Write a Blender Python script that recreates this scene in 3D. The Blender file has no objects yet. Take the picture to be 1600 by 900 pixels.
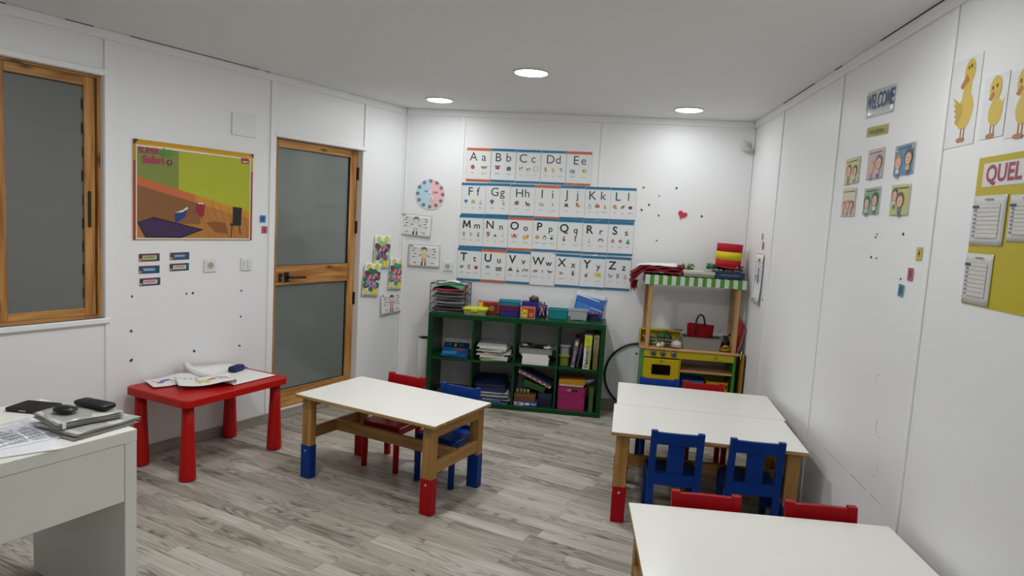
import bpy, bmesh, math, random
from mathutils import Matrix, Vector
random.seed(7)
PI = math.pi
scene = bpy.context.scene
COL = scene.collection

# ------------------------------------------------------------------ camera
F_PX, YAW, PITCH, ROLL, CAMH = 1055.75, -0.1204, 0.1024, 0.0580, 1.5848
YB, XL, XR, H, TH = 5.8537, -1.7237, 1.2312, 2.4861, -0.4179      # back wall, corners, ceiling, left wall angle
cam_d = bpy.data.cameras.new('camera')
cam_d.sensor_fit = 'HORIZONTAL'; cam_d.sensor_width = 36.0; cam_d.lens = F_PX / 1600 * 36.0
cam_d.clip_start = 0.02
cam = bpy.data.objects.new('camera', cam_d); COL.objects.link(cam)
fw = Vector((math.sin(YAW) * math.cos(PITCH), math.cos(YAW) * math.cos(PITCH), -math.sin(PITCH)))
rt = Vector((math.cos(YAW), -math.sin(YAW), 0)); up = rt.cross(fw)
r2 = rt * math.cos(ROLL) + up * math.sin(ROLL); u2 = up * math.cos(ROLL) - rt * math.sin(ROLL)
mw = Matrix((r2, u2, -fw)).transposed().to_4x4(); mw.translation = (0, 0, CAMH)
cam.matrix_world = mw
scene.camera = cam

# ------------------------------------------------------------------ world, exposure, lamp strengths
world = bpy.data.worlds.new('world'); scene.world = world
world.use_nodes = True
world.node_tree.nodes['Background'].inputs[0].default_value = (0.5, 0.53, 0.56, 1)
world.node_tree.nodes['Background'].inputs[1].default_value = 0.25
scene.view_settings.view_transform = 'Standard'
scene.view_settings.look = 'None'
scene.view_settings.gamma = 1.0
scene.view_settings.use_curve_mapping = False
scene.view_settings.exposure = 0.0
LAMP_STRENGTH = 30.0
LAMPS = [(-1.309, 5.347, 1.85), (-0.472, 4.244, 6.0), (0.626, 5.373, 1.6), (-1.50, 2.60, 6.2), (0.62, 2.55, 1.9), (-2.40, 1.70, 1.4), (-0.47, 1.40, 1.6), (0.62, 0.35, 2.8)]      # x, y, relative output; out-of-view ones are added to brighten the near end

# ------------------------------------------------------------------ helpers
def lin(h):
    h = h.lstrip('#')
    out = []
    for i in (0, 2, 4):
        c = int(h[i:i + 2], 16) / 255
        out.append(c / 12.92 if c <= 0.04045 else ((c + 0.055) / 1.055) ** 2.4)
    return (*out, 1.0)

MATS = {}
def nodes_of(name):
    m = bpy.data.materials.new(name); m.use_nodes = True
    nt = m.node_tree
    return m, nt, nt.nodes['Principled BSDF']

def mat(hexc, rough=0.5, var=0.06, scale=9.0, bump=0.0, metal=0.0, trans=0.0, coat=0.0, alpha=1.0, spec=0.5):
    """painted / plastic / paper surface: colour with a soft procedural mottling"""
    key = (hexc, rough, var, scale, bump, metal, trans, coat, alpha, spec)
    if key in MATS: return MATS[key]
    m, nt, b = nodes_of('paint_' + hexc.lstrip('#'))
    c = lin(hexc)
    b.inputs['Roughness'].default_value = rough
    b.inputs['Metallic'].default_value = metal
    b.inputs['Transmission Weight'].default_value = trans
    b.inputs['Coat Weight'].default_value = coat
    b.inputs['Specular IOR Level'].default_value = spec
    b.inputs['Alpha'].default_value = alpha
    b.inputs['Base Color'].default_value = c
    if var > 0:
        tc = nt.nodes.new('ShaderNodeTexCoord')
        n = nt.nodes.new('ShaderNodeTexNoise'); n.inputs['Scale'].default_value = scale; n.inputs['Detail'].default_value = 3
        mx = nt.nodes.new('ShaderNodeMix'); mx.data_type = 'RGBA'
        mx.inputs['A'].default_value = tuple(max(0, v * (1 - var)) for v in c[:3]) + (1,)
        mx.inputs['B'].default_value = tuple(min(1, v * (1 + var)) for v in c[:3]) + (1,)
        nt.links.new(tc.outputs['Object'], n.inputs['Vector'])
        nt.links.new(n.outputs['Fac'], mx.inputs['Factor'])
        nt.links.new(mx.outputs['Result'], b.inputs['Base Color'])
        if bump > 0:
            bp = nt.nodes.new('ShaderNodeBump'); bp.inputs['Strength'].default_value = bump; bp.inputs['Distance'].default_value = 0.01
            nt.links.new(n.outputs['Fac'], bp.inputs['Height']); nt.links.new(bp.outputs['Normal'], b.inputs['Normal'])
    MATS[key] = m
    return m

def ink(hexc):                       # flat print
    return mat(hexc, rough=0.4, var=0.0)

def wood(name, c_lo, c_hi, axis='x', knots=0.5, rough=0.45, grain=22.0, k0=0.07, k1=0.16, ks=9.0):
    key = ('wood', name, axis)
    if key in MATS: return MATS[key]
    m, nt, b = nodes_of(name + '_' + axis)
    N, Lk = nt.nodes, nt.links
    tc = N.new('ShaderNodeTexCoord')
    oi = N.new('ShaderNodeObjectInfo')
    ad = N.new('ShaderNodeVectorMath'); ad.operation = 'ADD'
    mu = N.new('ShaderNodeMath'); mu.operation = 'MULTIPLY'; mu.inputs[1].default_value = 17.0
    Lk.new(oi.outputs['Random'], mu.inputs[0])
    Lk.new(tc.outputs['Object'], ad.inputs[0]); Lk.new(mu.outputs[0], ad.inputs[1])
    sc = {'x': (0.06, 1, 1), 'y': (1, 0.06, 1), 'z': (1, 1, 0.06)}[axis]
    ml = N.new('ShaderNodeVectorMath'); ml.operation = 'MULTIPLY'; ml.inputs[1].default_value = sc
    Lk.new(ad.outputs[0], ml.inputs[0])
    n1 = N.new('ShaderNodeTexNoise'); n1.inputs['Scale'].default_value = grain; n1.inputs['Detail'].default_value = 4; n1.inputs['Distortion'].default_value = 0.6
    Lk.new(ml.outputs[0], n1.inputs['Vector'])
    cr = N.new('ShaderNodeValToRGB'); cr.color_ramp.elements[0].position = 0.32; cr.color_ramp.elements[1].position = 0.68
    cr.color_ramp.elements[0].color = lin(c_lo); cr.color_ramp.elements[1].color = lin(c_hi)
    Lk.new(n1.outputs['Fac'], cr.inputs[0])
    sk = {'x': (0.35, 1, 1), 'y': (1, 0.35, 1), 'z': (1, 1, 0.35)}[axis]
    m2 = N.new('ShaderNodeVectorMath'); m2.operation = 'MULTIPLY'; m2.inputs[1].default_value = sk
    Lk.new(ad.outputs[0], m2.inputs[0])
    vo = N.new('ShaderNodeTexVoronoi'); vo.inputs['Scale'].default_value = ks
    Lk.new(m2.outputs[0], vo.inputs['Vector'])
    kr = N.new('ShaderNodeValToRGB'); kr.color_ramp.elements[0].position = k0; kr.color_ramp.elements[1].position = k1
    kr.color_ramp.elements[0].color = (1, 1, 1, 1); kr.color_ramp.elements[1].color = (0, 0, 0, 1)
    Lk.new(vo.outputs['Distance'], kr.inputs[0])
    kf = N.new('ShaderNodeMath'); kf.operation = 'MULTIPLY'; kf.inputs[1].default_value = knots
    Lk.new(kr.outputs[0], kf.inputs[0])
    mx = N.new('ShaderNodeMix'); mx.data_type = 'RGBA'
    Lk.new(kf.outputs[0], mx.inputs['Factor']); Lk.new(cr.outputs[0], mx.inputs['A'])
    mx.inputs['B'].default_value = tuple(v * 0.35 for v in lin(c_lo)[:3]) + (1,)
    Lk.new(mx.outputs['Result'], b.inputs['Base Color'])
    b.inputs['Roughness'].default_value = rough
    MATS[key] = m
    return m

def pine(a): return wood('pine', '#8a6230', '#b98c4b', a, 0.6, 0.5, 26.0)
def oakfoil(a): return wood('pine_foil', '#8a5420', '#cf9a55', a, 0.85, 0.42, 34.0, .07, .20, 11.0)

def floor_material():
    m, nt, b = nodes_of('grey_oak_laminate')
    N, Lk = nt.nodes, nt.links
    at = N.new('ShaderNodeAttribute'); at.attribute_name = 'pc'
    ar = N.new('ShaderNodeAttribute'); ar.attribute_name = 'rnd'
    oi = N.new('ShaderNodeObjectInfo')
    rs = N.new('ShaderNodeMath'); rs.operation = 'ADD'
    Lk.new(ar.outputs['Fac'], rs.inputs[0]); Lk.new(oi.outputs['Random'], rs.inputs[1])
    rf = N.new('ShaderNodeMath'); rf.operation = 'FRACT'; Lk.new(rs.outputs[0], rf.inputs[0])
    of = N.new('ShaderNodeMath'); of.operation = 'MULTIPLY'; of.inputs[1].default_value = 91.0; Lk.new(rf.outputs[0], of.inputs[0])
    ad = N.new('ShaderNodeVectorMath'); ad.operation = 'ADD'
    Lk.new(at.outputs['Vector'], ad.inputs[0]); Lk.new(of.outputs[0], ad.inputs[1])
    # cathedral grain: contour lines of a stretched noise field
    s1 = N.new('ShaderNodeVectorMath'); s1.operation = 'MULTIPLY'; s1.inputs[1].default_value = (1.7, 13.0, 1.0)
    Lk.new(ad.outputs[0], s1.inputs[0])
    n1 = N.new('ShaderNodeTexNoise'); n1.inputs['Scale'].default_value = 1.0; n1.inputs['Detail'].default_value = 1.5; n1.inputs['Roughness'].default_value = 0.4
    Lk.new(s1.outputs[0], n1.inputs['Vector'])
    k = N.new('ShaderNodeMath'); k.operation = 'MULTIPLY'; k.inputs[1].default_value = 85.0; Lk.new(n1.outputs['Fac'], k.inputs[0])
    si = N.new('ShaderNodeMath'); si.operation = 'SINE'; Lk.new(k.outputs[0], si.inputs[0])
    # fine streaks
    s2 = N.new('ShaderNodeVectorMath'); s2.operation = 'MULTIPLY'; s2.inputs[1].default_value = (2.6, 210.0, 1.0)
    Lk.new(ad.outputs[0], s2.inputs[0])
    n2 = N.new('ShaderNodeTexNoise'); n2.inputs['Scale'].default_value = 1.0; n2.inputs['Detail'].default_value = 3
    Lk.new(s2.outputs[0], n2.inputs['Vector'])
    # broad tone inside a plank
    s3 = N.new('ShaderNodeVectorMath'); s3.operation = 'MULTIPLY'; s3.inputs[1].default_value = (1.5, 26.0, 1.0)
    Lk.new(ad.outputs[0], s3.inputs[0])
    n3 = N.new('ShaderNodeTexNoise'); n3.inputs['Scale'].default_value = 1.0; n3.inputs['Detail'].default_value = 2
    Lk.new(s3.outputs[0], n3.inputs['Vector'])
    def mul(a, v):
        q = N.new('ShaderNodeMath'); q.operation = 'MULTIPLY'; q.inputs[1].default_value = v; Lk.new(a, q.inputs[0]); return q.outputs[0]
    def add(a, c):
        q = N.new('ShaderNodeMath'); q.operation = 'ADD'; Lk.new(a, q.inputs[0])
        if isinstance(c, float): q.inputs[1].default_value = c
        else: Lk.new(c, q.inputs[1])
        return q.outputs[0]
    # the arched figure shows on parts of the strips only
    s4 = N.new('ShaderNodeVectorMath'); s4.operation = 'MULTIPLY'; s4.inputs[1].default_value = (2.2, 9.0, 1.0)
    Lk.new(ad.outputs[0], s4.inputs[0])
    n4 = N.new('ShaderNodeTexNoise'); n4.inputs['Scale'].default_value = 1.0; n4.inputs['Detail'].default_value = 1; Lk.new(s4.outputs[0], n4.inputs['Vector'])
    mk = N.new('ShaderNodeMapRange'); mk.inputs['From Min'].default_value = 0.42; mk.inputs['From Max'].default_value = 0.62; Lk.new(n4.outputs['Fac'], mk.inputs['Value'])
    smn = N.new('ShaderNodeMath'); smn.operation = 'MULTIPLY'; sh1 = N.new('ShaderNodeMapRange'); sh1.inputs['From Min'].default_value = -1.0; Lk.new(si.outputs[0], sh1.inputs['Value'])
    sh2 = N.new('ShaderNodeMath'); sh2.operation = 'POWER'; sh2.inputs[1].default_value = 2.2; Lk.new(sh1.outputs['Result'], sh2.inputs[0]); Lk.new(sh2.outputs[0], smn.inputs[0]); Lk.new(mk.outputs['Result'], smn.inputs[1]); sm_ = smn.outputs[0]
    v = add(add(add(mul(sm_, -0.30), mul(n2.outputs['Fac'], 0.60)), mul(n3.outputs['Fac'], 0.42)), mul(rf.outputs[0], 0.25))
    v = add(v, -0.05)
    cr = N.new('ShaderNodeValToRGB')
    e = cr.color_ramp.elements
    e[0].position = 0.22; e[0].color = lin('#6a665b'); e[1].position = 0.86; e[1].color = lin('#cfccc1')
    w = cr.color_ramp.elements.new(0.5); w.color = lin('#a49c90')
    Lk.new(v, cr.inputs[0])
    Lk.new(cr.outputs[0], b.inputs['Base Color'])
    b.inputs['Roughness'].default_value = 0.42
    b.inputs['Specular IOR Level'].default_value = 0.4
    return m

def glass_mat(name, hexc, rough, spec=0.5):
    key = ('frost', name)
    if key in MATS: return MATS[key]
    m, nt, b = nodes_of(name)
    b.inputs['Base Color'].default_value = lin(hexc)
    b.inputs['Roughness'].default_value = rough
    b.inputs['Specular IOR Level'].default_value = spec
    tc = nt.nodes.new('ShaderNodeTexCoord')
    n = nt.nodes.new('ShaderNodeTexNoise'); n.inputs['Scale'].default_value = 3.0; n.inputs['Detail'].default_value = 5
    mr = nt.nodes.new('ShaderNodeMapRange'); mr.inputs['To Min'].default_value = rough * 0.97; mr.inputs['To Max'].default_value = rough * 1.03
    nt.links.new(tc.outputs['Object'], n.inputs['Vector']); nt.links.new(n.outputs['Fac'], mr.inputs['Value'])
    nt.links.new(mr.outputs['Result'], b.inputs['Roughness'])
    MATS[key] = m
    return m

def emit_mat(name, col, s):
    m = bpy.data.materials.new(name); m.use_nodes = True
    nt = m.node_tree; nt.nodes.remove(nt.nodes['Principled BSDF'])
    e = nt.nodes.new('ShaderNodeEmission'); e.inputs[0].default_value = (*col, 1); e.inputs[1].default_value = s
    nt.links.new(e.outputs[0], nt.nodes['Material Output'].inputs[0])
    return m

class MB:
    """collects geometry for ONE mesh object"""
    def __init__(s): s.v = []; s.f = []; s.mi = []; s.sm = []; s.mats = []
    def m(s, mt):
        if mt not in s.mats: s.mats.append(mt)
        return s.mats.index(mt)
    def add(s, vs, fs, mt, smooth=False, M=None):
        o = len(s.v); k = s.m(mt)
        for p in vs:
            p = Vector(p)
            s.v.append(tuple(M @ p) if M is not None else tuple(p))
        for f in fs: s.f.append(tuple(i + o for i in f)); s.mi.append(k); s.sm.append(smooth)
        return s
    def box(s, c, d, mt, bev=0.002, M=None, rz=0.0):
        hx, hy, hz = d[0] / 2, d[1] / 2, d[2] / 2
        b = min(bev, hx * .45, hy * .45, hz * .45)
        hv = (hx, hy, hz); vs = []; idx = {}
        for sx in (-1, 1):
            for sy in (-1, 1):
                for sz in (-1, 1):
                    sg = (sx, sy, sz)
                    for a in range(3):
                        idx[(sg, a)] = len(vs)
                        vs.append(tuple(sg[q] * (hv[q] if q == a else hv[q] - b) for q in range(3)))
        fs = []
        for a in range(3):
            o1, o2 = [(1, 2), (2, 0), (0, 1)][a]
            for sg in (-1, 1):
                loop = []
                for p, q in ((-1, -1), (1, -1), (1, 1), (-1, 1)):
                    k = [0, 0, 0]; k[a] = sg; k[o1] = p; k[o2] = q
                    loop.append(idx[(tuple(k), a)])
                fs.append(loop if sg > 0 else loop[::-1])
        for e in range(3):
            a, q = [x for x in range(3) if x != e]
            for sa in (-1, 1):
                for sb in (-1, 1):
                    k1 = [0, 0, 0]; k1[e] = -1; k1[a] = sa; k1[q] = sb
                    k2 = list(k1); k2[e] = 1
                    fs.append([idx[(tuple(k1), a)], idx[(tuple(k2), a)], idx[(tuple(k2), q)], idx[(tuple(k1), q)]])
        for sx in (-1, 1):
            for sy in (-1, 1):
                for sz in (-1, 1): fs.append([idx[((sx, sy, sz), a)] for a in range(3)])
        T = Matrix.Translation(c) @ Matrix.Rotation(rz, 4, 'Z')
        if M is not None: T = M @ T
        return s.add(vs, fs, mt, False, T)
    def tube(s, pts, r, mt, seg=8, closed=False, M=None, caps=True):
        pts = [Vector(p) for p in pts]; n = len(pts)
        rr = r if isinstance(r, (list, tuple)) else [r] * n
        tan = []
        for i in range(n):
            a = pts[(i - 1) % n] if (closed or i > 0) else pts[i]
            b = pts[(i + 1) % n] if (closed or i < n - 1) else pts[i]
            tan.append((b - a).normalized())
        ref = Vector((0, 0, 1)) if abs(tan[0].z) < .9 else Vector((1, 0, 0))
        nn = tan[0].cross(ref).normalized()
        vs = []; fs = []
        for i in range(n):
            nn = (nn - tan[i] * nn.dot(tan[i])).normalized(); bb = tan[i].cross(nn)
            for k in range(seg):
                a = 2 * PI * k / seg
                vs.append(pts[i] + (nn * math.cos(a) + bb * math.sin(a)) * rr[i])
        for i in range(n if closed else n - 1):
            j = (i + 1) % n
            for k in range(seg):
                fs.append([i * seg + k, i * seg + (k + 1) % seg, j * seg + (k + 1) % seg, j * seg + k])
        if caps and not closed:
            fs.append(list(range(seg))[::-1]); fs.append([(n - 1) * seg + k for k in range(seg)])
        return s.add(vs, fs, mt, True, M)
    def lathe(s, prof, mt, seg=24, c=(0, 0, 0), M=None, smooth=True):
        vs = []; fs = []
        for r, z in prof:
            for k in range(seg):
                a = 2 * PI * k / seg
                vs.append((c[0] + r * math.cos(a), c[1] + r * math.sin(a), c[2] + z))
        for i in range(len(prof) - 1):
            for k in range(seg):
                fs.append([i * seg + k, i * seg + (k + 1) % seg, (i + 1) * seg + (k + 1) % seg, (i + 1) * seg + k])
        fs.append(list(range(seg))[::-1]); fs.append([(len(prof) - 1) * seg + k for k in range(seg)])
        return s.add(vs, fs, mt, smooth, M)
    def loft(s, secs, mt, M=None, n=4, smooth=False, mts=None):
        """rounded-rectangle sections (cx, cy, hx, hy, r, z) joined in order and capped"""
        vs = []; fs = []; per = 4 * (n + 1)
        for cx, cy, hx, hy, r, z in secs:
            r = min(r, hx, hy)
            for q, (sx, sy) in enumerate(((1, 1), (-1, 1), (-1, -1), (1, -1))):
                for k in range(n + 1):
                    a = PI / 2 * (q + k / n)
                    vs.append((cx + sx * (hx - r) + r * math.cos(a), cy + sy * (hy - r) + r * math.sin(a), z))
        for i in range(len(secs) - 1):
            for k in range(per):
                fs.append([i * per + k, i * per + (k + 1) % per, (i + 1) * per + (k + 1) % per, (i + 1) * per + k])
        fs.append(list(range(per))[::-1]); fs.append([(len(secs) - 1) * per + k for k in range(per)])
        return s.add(vs, fs, mt, smooth, M)
    def prism(s, poly, y0, y1, mt, M=None):
        """polygon in x-z extruded along y"""
        n = len(poly)
        vs = [(x, y0, z) for x, z in poly] + [(x, y1, z) for x, z in poly]
        fs = [list(range(n)), list(range(n, 2 * n))[::-1]] + [[i, (i + 1) % n, n + (i + 1) % n, n + i] for i in range(n)]
        return s.add(vs, fs, mt, False, M)
    def prismz(s, poly, z0, z1, mt, M=None):
        n = len(poly)
        vs = [(x, y, z0) for x, y in poly] + [(x, y, z1) for x, y in poly]
        fs = [list(range(n))[::-1], list(range(n, 2 * n))] + [[i, (i + 1) % n, n + (i + 1) % n, n + i] for i in range(n)]
        return s.add(vs, fs, mt, False, M)
    def sheet(s, w, h, fn, mt, nx=8, ny=8, th=0.0012, M=None):
        """thin two-sided sheet; fn(u, v) -> point, u across, v along, both 0..1; thickness along fn normal approximated by z/y offset"""
        vs = []; fs = []
        P = [[Vector(fn(i / nx, j / ny)) for i in range(nx + 1)] for j in range(ny + 1)]
        def nrm(j, i):
            a = P[j][min(i + 1, nx)] - P[j][max(i - 1, 0)]; b = P[min(j + 1, ny)][i] - P[max(j - 1, 0)][i]
            return a.cross(b).normalized()
        for sd in (0, 1):
            for j in range(ny + 1):
                for i in range(nx + 1): vs.append(P[j][i] + nrm(j, i) * (th * sd))
        W = nx + 1; o = W * (ny + 1)
        for j in range(ny):
            for i in range(nx):
                a, b, c, d = j * W + i, j * W + i + 1, (j + 1) * W + i + 1, (j + 1) * W + i
                fs.append([a, d, c, b]); fs.append([o + a, o + b, o + c, o + d])
        for i in range(nx):
            fs.append([i, i + 1, o + i + 1, o + i]); k = ny * W; fs.append([k + i + 1, k + i, o + k + i, o + k + i + 1])
        for j in range(ny):
            a, b = j * W, (j + 1) * W; fs.append([b, a, o + a, o + b])
            a, b = j * W + nx, (j + 1) * W + nx; fs.append([a, b, o + b, o + a])
        return s.add(vs, fs, mt, True, M)
    def blob(s, c, r, mt, seg=10, rings=6, jit=0.0, M=None):
        vs = [(c[0], c[1], c[2] + r[2])]; fs = []
        for i in range(1, rings):
            t = PI * i / rings
            for k in range(seg):
                a = 2 * PI * k / seg; q = 1 + random.uniform(-jit, jit)
                vs.append((c[0] + r[0] * math.sin(t) * math.cos(a) * q, c[1] + r[1] * math.sin(t) * math.sin(a) * q, c[2] + r[2] * math.cos(t) * q))
        vs.append((c[0], c[1], c[2] - r[2])); e = len(vs) - 1
        for k in range(seg): fs.append([0, 1 + k, 1 + (k + 1) % seg]); fs.append([e, e - seg + (k + 1) % seg, e - seg + k])
        for i in range(rings - 2):
            for k in range(seg):
                a = 1 + i * seg + k; b = 1 + i * seg + (k + 1) % seg
                fs.append([a, a + seg, b + seg, b])
        return s.add(vs, fs, mt, True, M)
    def build(s, name, parent=None, recalc=True, loc=None, rot=None):
        me = bpy.data.meshes.new(name)
        me.from_pydata(s.v, [], s.f)
        for mt in s.mats: me.materials.append(mt)
        me.polygons.foreach_set('material_index', s.mi)
        me.polygons.foreach_set('use_smooth', s.sm)
        if recalc:
            bm = bmesh.new(); bm.from_mesh(me); bmesh.ops.recalc_face_normals(bm, faces=bm.faces[:]); bm.to_mesh(me); bm.free()
        me.update()
        o = bpy.data.objects.new(name, me); COL.objects.link(o)
        if parent is not None: o.parent = parent
        if loc is not None: o.location = loc
        if rot is not None: o.rotation_euler = rot
        return o

def tag(o, label=None, cat=None, group=None, kind=None):
    if label: o['label'] = label
    if cat: o['category'] = cat
    if group: o['group'] = group
    if kind: o['kind'] = kind
    return o

def thing(name, label, cat, loc=(0, 0, 0), rz=0.0, group=None, rot=None):
    o = bpy.data.objects.new(name, None); COL.objects.link(o)
    o.empty_display_size = 0.05
    o.location = loc; o.rotation_euler = rot if rot is not None else (0, 0, rz)
    return tag(o, label, cat, group)

def copy_tree(o, parent=None):
    c = o.copy(); COL.objects.link(c); c.parent = parent
    for ch in list(o.children): copy_tree(ch, c)
    return c

# --------------------------- flat print: polygons in x-z of a sheet that faces -y
TXT = {}
def text_polys(s, size, bold=0.0, align='CENTER'):
    key = (s, size, bold, align)
    if key in TXT: return TXT[key]
    cu = bpy.data.curves.new('t', 'FONT'); cu.body = s; cu.size = size; cu.offset = bold * size
    cu.align_x = align; cu.align_y = 'CENTER'; cu.resolution_u = 3; cu.fill_mode = 'FRONT'
    ob = bpy.data.objects.new('t', cu); COL.objects.link(ob)
    dg = bpy.context.evaluated_depsgraph_get()
    me = bpy.data.meshes.new_from_object(ob.evaluated_get(dg))
    vs = [(v.co.x, v.co.y) for v in me.vertices]; fs = [tuple(p.vertices) for p in me.polygons]
    bpy.data.objects.remove(ob); bpy.data.curves.remove(cu); bpy.data.meshes.remove(me)
    TXT[key] = (vs, fs)
    return vs, fs

class Print:
    def __init__(s, base=0.0016, fn=None): s.b = MB(); s.base = base; s.fn = fn; s.k = 0
    def _y(s, x, z):
        return -(s.base + s.k * 0.0001 + (s.fn(x, z) if s.fn else 0.0))
    def poly(s, hexc, pts):
        s.k += 1
        s.b.add([(x, s._y(x, z), z) for x, z in pts], [list(range(len(pts)))], ink(hexc)); return s
    def rect(s, hexc, x0, z0, x1, z1): return s.poly(hexc, [(x0, z0), (x1, z0), (x1, z1), (x0, z1)])
    def ell(s, hexc, cx, cz, rx, rz=None, n=14, rot=0.0):
        rz = rx if rz is None else rz; c, q = math.cos(rot), math.sin(rot)
        return s.poly(hexc, [(cx + rx * math.cos(a) * c - rz * math.sin(a) * q, cz + rx * math.cos(a) * q + rz * math.sin(a) * c) for a in [2 * PI * i / n for i in range(n)]])
    def ring(s, hexc, cx, cz, r, w, n=20):
        s.k += 1; vs = []; fs = []
        for i in range(n):
            a = 2 * PI * i / n
            for rr in (r - w, r):
                x, z = cx + rr * math.cos(a), cz + rr * math.sin(a); vs.append((x, s._y(x, z), z))
        for i in range(n):
            j = (i + 1) % n; fs.append([2 * i, 2 * i + 1, 2 * j + 1, 2 * j])
        s.b.add(vs, fs, ink(hexc)); return s
    def line(s, hexc, pts, w):
        s.k += 1; vs = []; fs = []
        for i in range(len(pts) - 1):
            (x0, z0), (x1, z1) = pts[i], pts[i + 1]; d = math.hypot(x1 - x0, z1 - z0) or 1; nx, nz = -(z1 - z0) / d * w / 2, (x1 - x0) / d * w / 2
            o = len(vs)
            for x, z in ((x0 + nx, z0 + nz), (x0 - nx, z0 - nz), (x1 - nx, z1 - nz), (x1 + nx, z1 + nz)): vs.append((x, s._y(x, z), z))
            fs.append([o, o + 1, o + 2, o + 3])
        s.b.add(vs, fs, ink(hexc)); return s
    def text(s, hexc, t, cx, cz, size, bold=0.0, align='CENTER', rot=0.0, sx=1.0):
        s.k += 1; vs, fs = text_polys(t, size, bold, align); c, q = math.cos(rot), math.sin(rot)
        P = [(cx + x * sx * c - z * q, cz + x * sx * q + z * c) for x, z in vs]
        s.b.add([(x, s._y(x, z), z) for x, z in P], fs, ink(hexc)); return s
    def build(s, name, parent):
        return s.b.build(name, parent, recalc=False)

dl = Vector((math.sin(TH), -math.cos(TH), 0)); nl = Vector((math.cos(TH), math.sin(TH), 0)); P0 = Vector((XL, YB, 0))
LA = math.atan2(-dl.y, -dl.x)
def on_back(x, z, off=0.0): return (x, YB - off, z), 0.0
def on_left(t, z, off=0.0):
    p = P0 + dl * t + nl * off; return (p.x, p.y, z), LA
def on_right(y, z, off=0.0): return (XR - off, y, z), -PI / 2

PAPER = mat('#e9e9e6', 0.55, 0.02); LAMI = mat('#e6e8e8', 0.28, 0.02)
def card(name, label, cat, place, w, h, tilt=0.0, group=None, fn=None, m=None, th=0.0014, nx=8):
    """a sheet fixed to a wall, facing the room; local x to the right, z up, -y towards the room, origin in its middle"""
    (loc, rz) = place
    b = MB(); m = m or LAMI
    if fn is None: b.box((0, -th / 2, 0), (w, th, h), m, 0.0003)
    else: b.sheet(w, h, lambda u, v: ((u - .5) * w, -fn((u - .5) * w, (v - .5) * h), (v - .5) * h), m, nx, nx, th)
    o = b.build(name); o.location = loc; o.rotation_euler = (0, tilt, rz)
    return tag(o, label, cat, group)

# ------------------------------------------------------------------ materials of the setting
M_WALL = mat('#eeeff0', 0.42, 0.015, 2.0)
M_TRIM = mat('#f0f1f2', 0.38, 0.01, 3.0)
M_CEIL = mat('#e9eae9', 0.75, 0.015, 1.5)
M_FLOOR = floor_material()
M_BASE = wood('grey_baseboard', '#8f887e', '#a8a198', 'x', 0.0, 0.5, 14.0)
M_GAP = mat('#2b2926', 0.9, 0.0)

# ------------------------------------------------------------------ room shell
T_END = 6.9; Y_REAR = -1.2
def lw(t, off=0.0): p = P0 + dl * t + nl * off; return (p.x, p.y)
t_rear = (YB - Y_REAR) / -dl.y
room = [(XR, YB), (XL, YB), lw(t_rear), (XR, Y_REAR)]           # ccw seen from above: right-back, left-back, left-rear, right-rear

b = MB(); b.prismz([(XR + .15, YB + .15), (XL - .2, YB + .15), (lw(t_rear, -.17)[0], Y_REAR - .15), (XR + .15, Y_REAR - .15)], H, H + .08, M_CEIL)
tag(b.build('ceiling'), 'flat white painted ceiling with recessed downlights', 'ceiling', kind='structure')
b = MB(); b.prismz([(XR + .15, YB + .15), (XL - .2, YB + .15), (lw(t_rear, -.17)[0], Y_REAR - .15), (XR + .15, Y_REAR - .15)], -.09, -.006, M_GAP)
floor = tag(b.build('floor'), 'grey oak laminate floor of narrow staggered strips', 'floor', kind='structure')

b = MB(); b.box(((XL + XR) / 2 - .02, YB + .075, H / 2), (XR - XL + .3, .15, H), M_WALL, 0)
wall_back = tag(b.build('wall_back'), 'white panelled back wall with the alphabet cards', 'wall', kind='structure')
b = MB(); b.box((XR + .075, (YB + Y_REAR) / 2, H / 2), (.15, YB - Y_REAR, H), M_WALL, 0)
wall_right = tag(b.build('wall_right'), 'white panelled wall on the right with small pictures', 'wall', kind='structure')
xr0 = lw(t_rear)[0]
b = MB(); b.box(((xr0 + XR) / 2, Y_REAR - .075, H / 2), (XR - xr0 + .3, .15, H), M_WALL, 0)
tag(b.build('wall_rear'), 'white wall behind the camera', 'wall', kind='structure')

# left wall with window and door openings, built in its own frame (x to the right, -y into the room)
DT0, DT1, DZ0, DZ1 = .515, 1.385, .06, 2.062        # door opening (distance from corner), heights
WT0, WT1, WZ0, WZ1 = 2.562, 3.62, .885, 2.236       # window opening
b = MB(); TK = .16
def lbox(bb, t0, t1, z0, z1, y0, y1, m, bev=0.0): bb.box((-(t0 + t1) / 2, (y0 + y1) / 2, (z0 + z1) / 2), (t1 - t0, y1 - y0, z1 - z0), m, bev); return bb
for t0, t1, z0, z1 in ((0, DT0, 0, H), (DT0, DT1, 0, DZ0), (DT0, DT1, DZ1, H), (DT1, WT0, 0, H), (WT0, WT1, 0, WZ0), (WT0, WT1, WZ1, H), (WT1, t_rear + .1, 0, H)):
    lbox(b, t0, t1, z0, z1, 0, TK, M_WALL)
wall_left = b.build('wall_left'); wall_left.location = P0; wall_left.rotation_euler = (0, 0, LA)
tag(wall_left, 'white panelled slanting wall on the left with window and door', 'wall', kind='structure')

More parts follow.
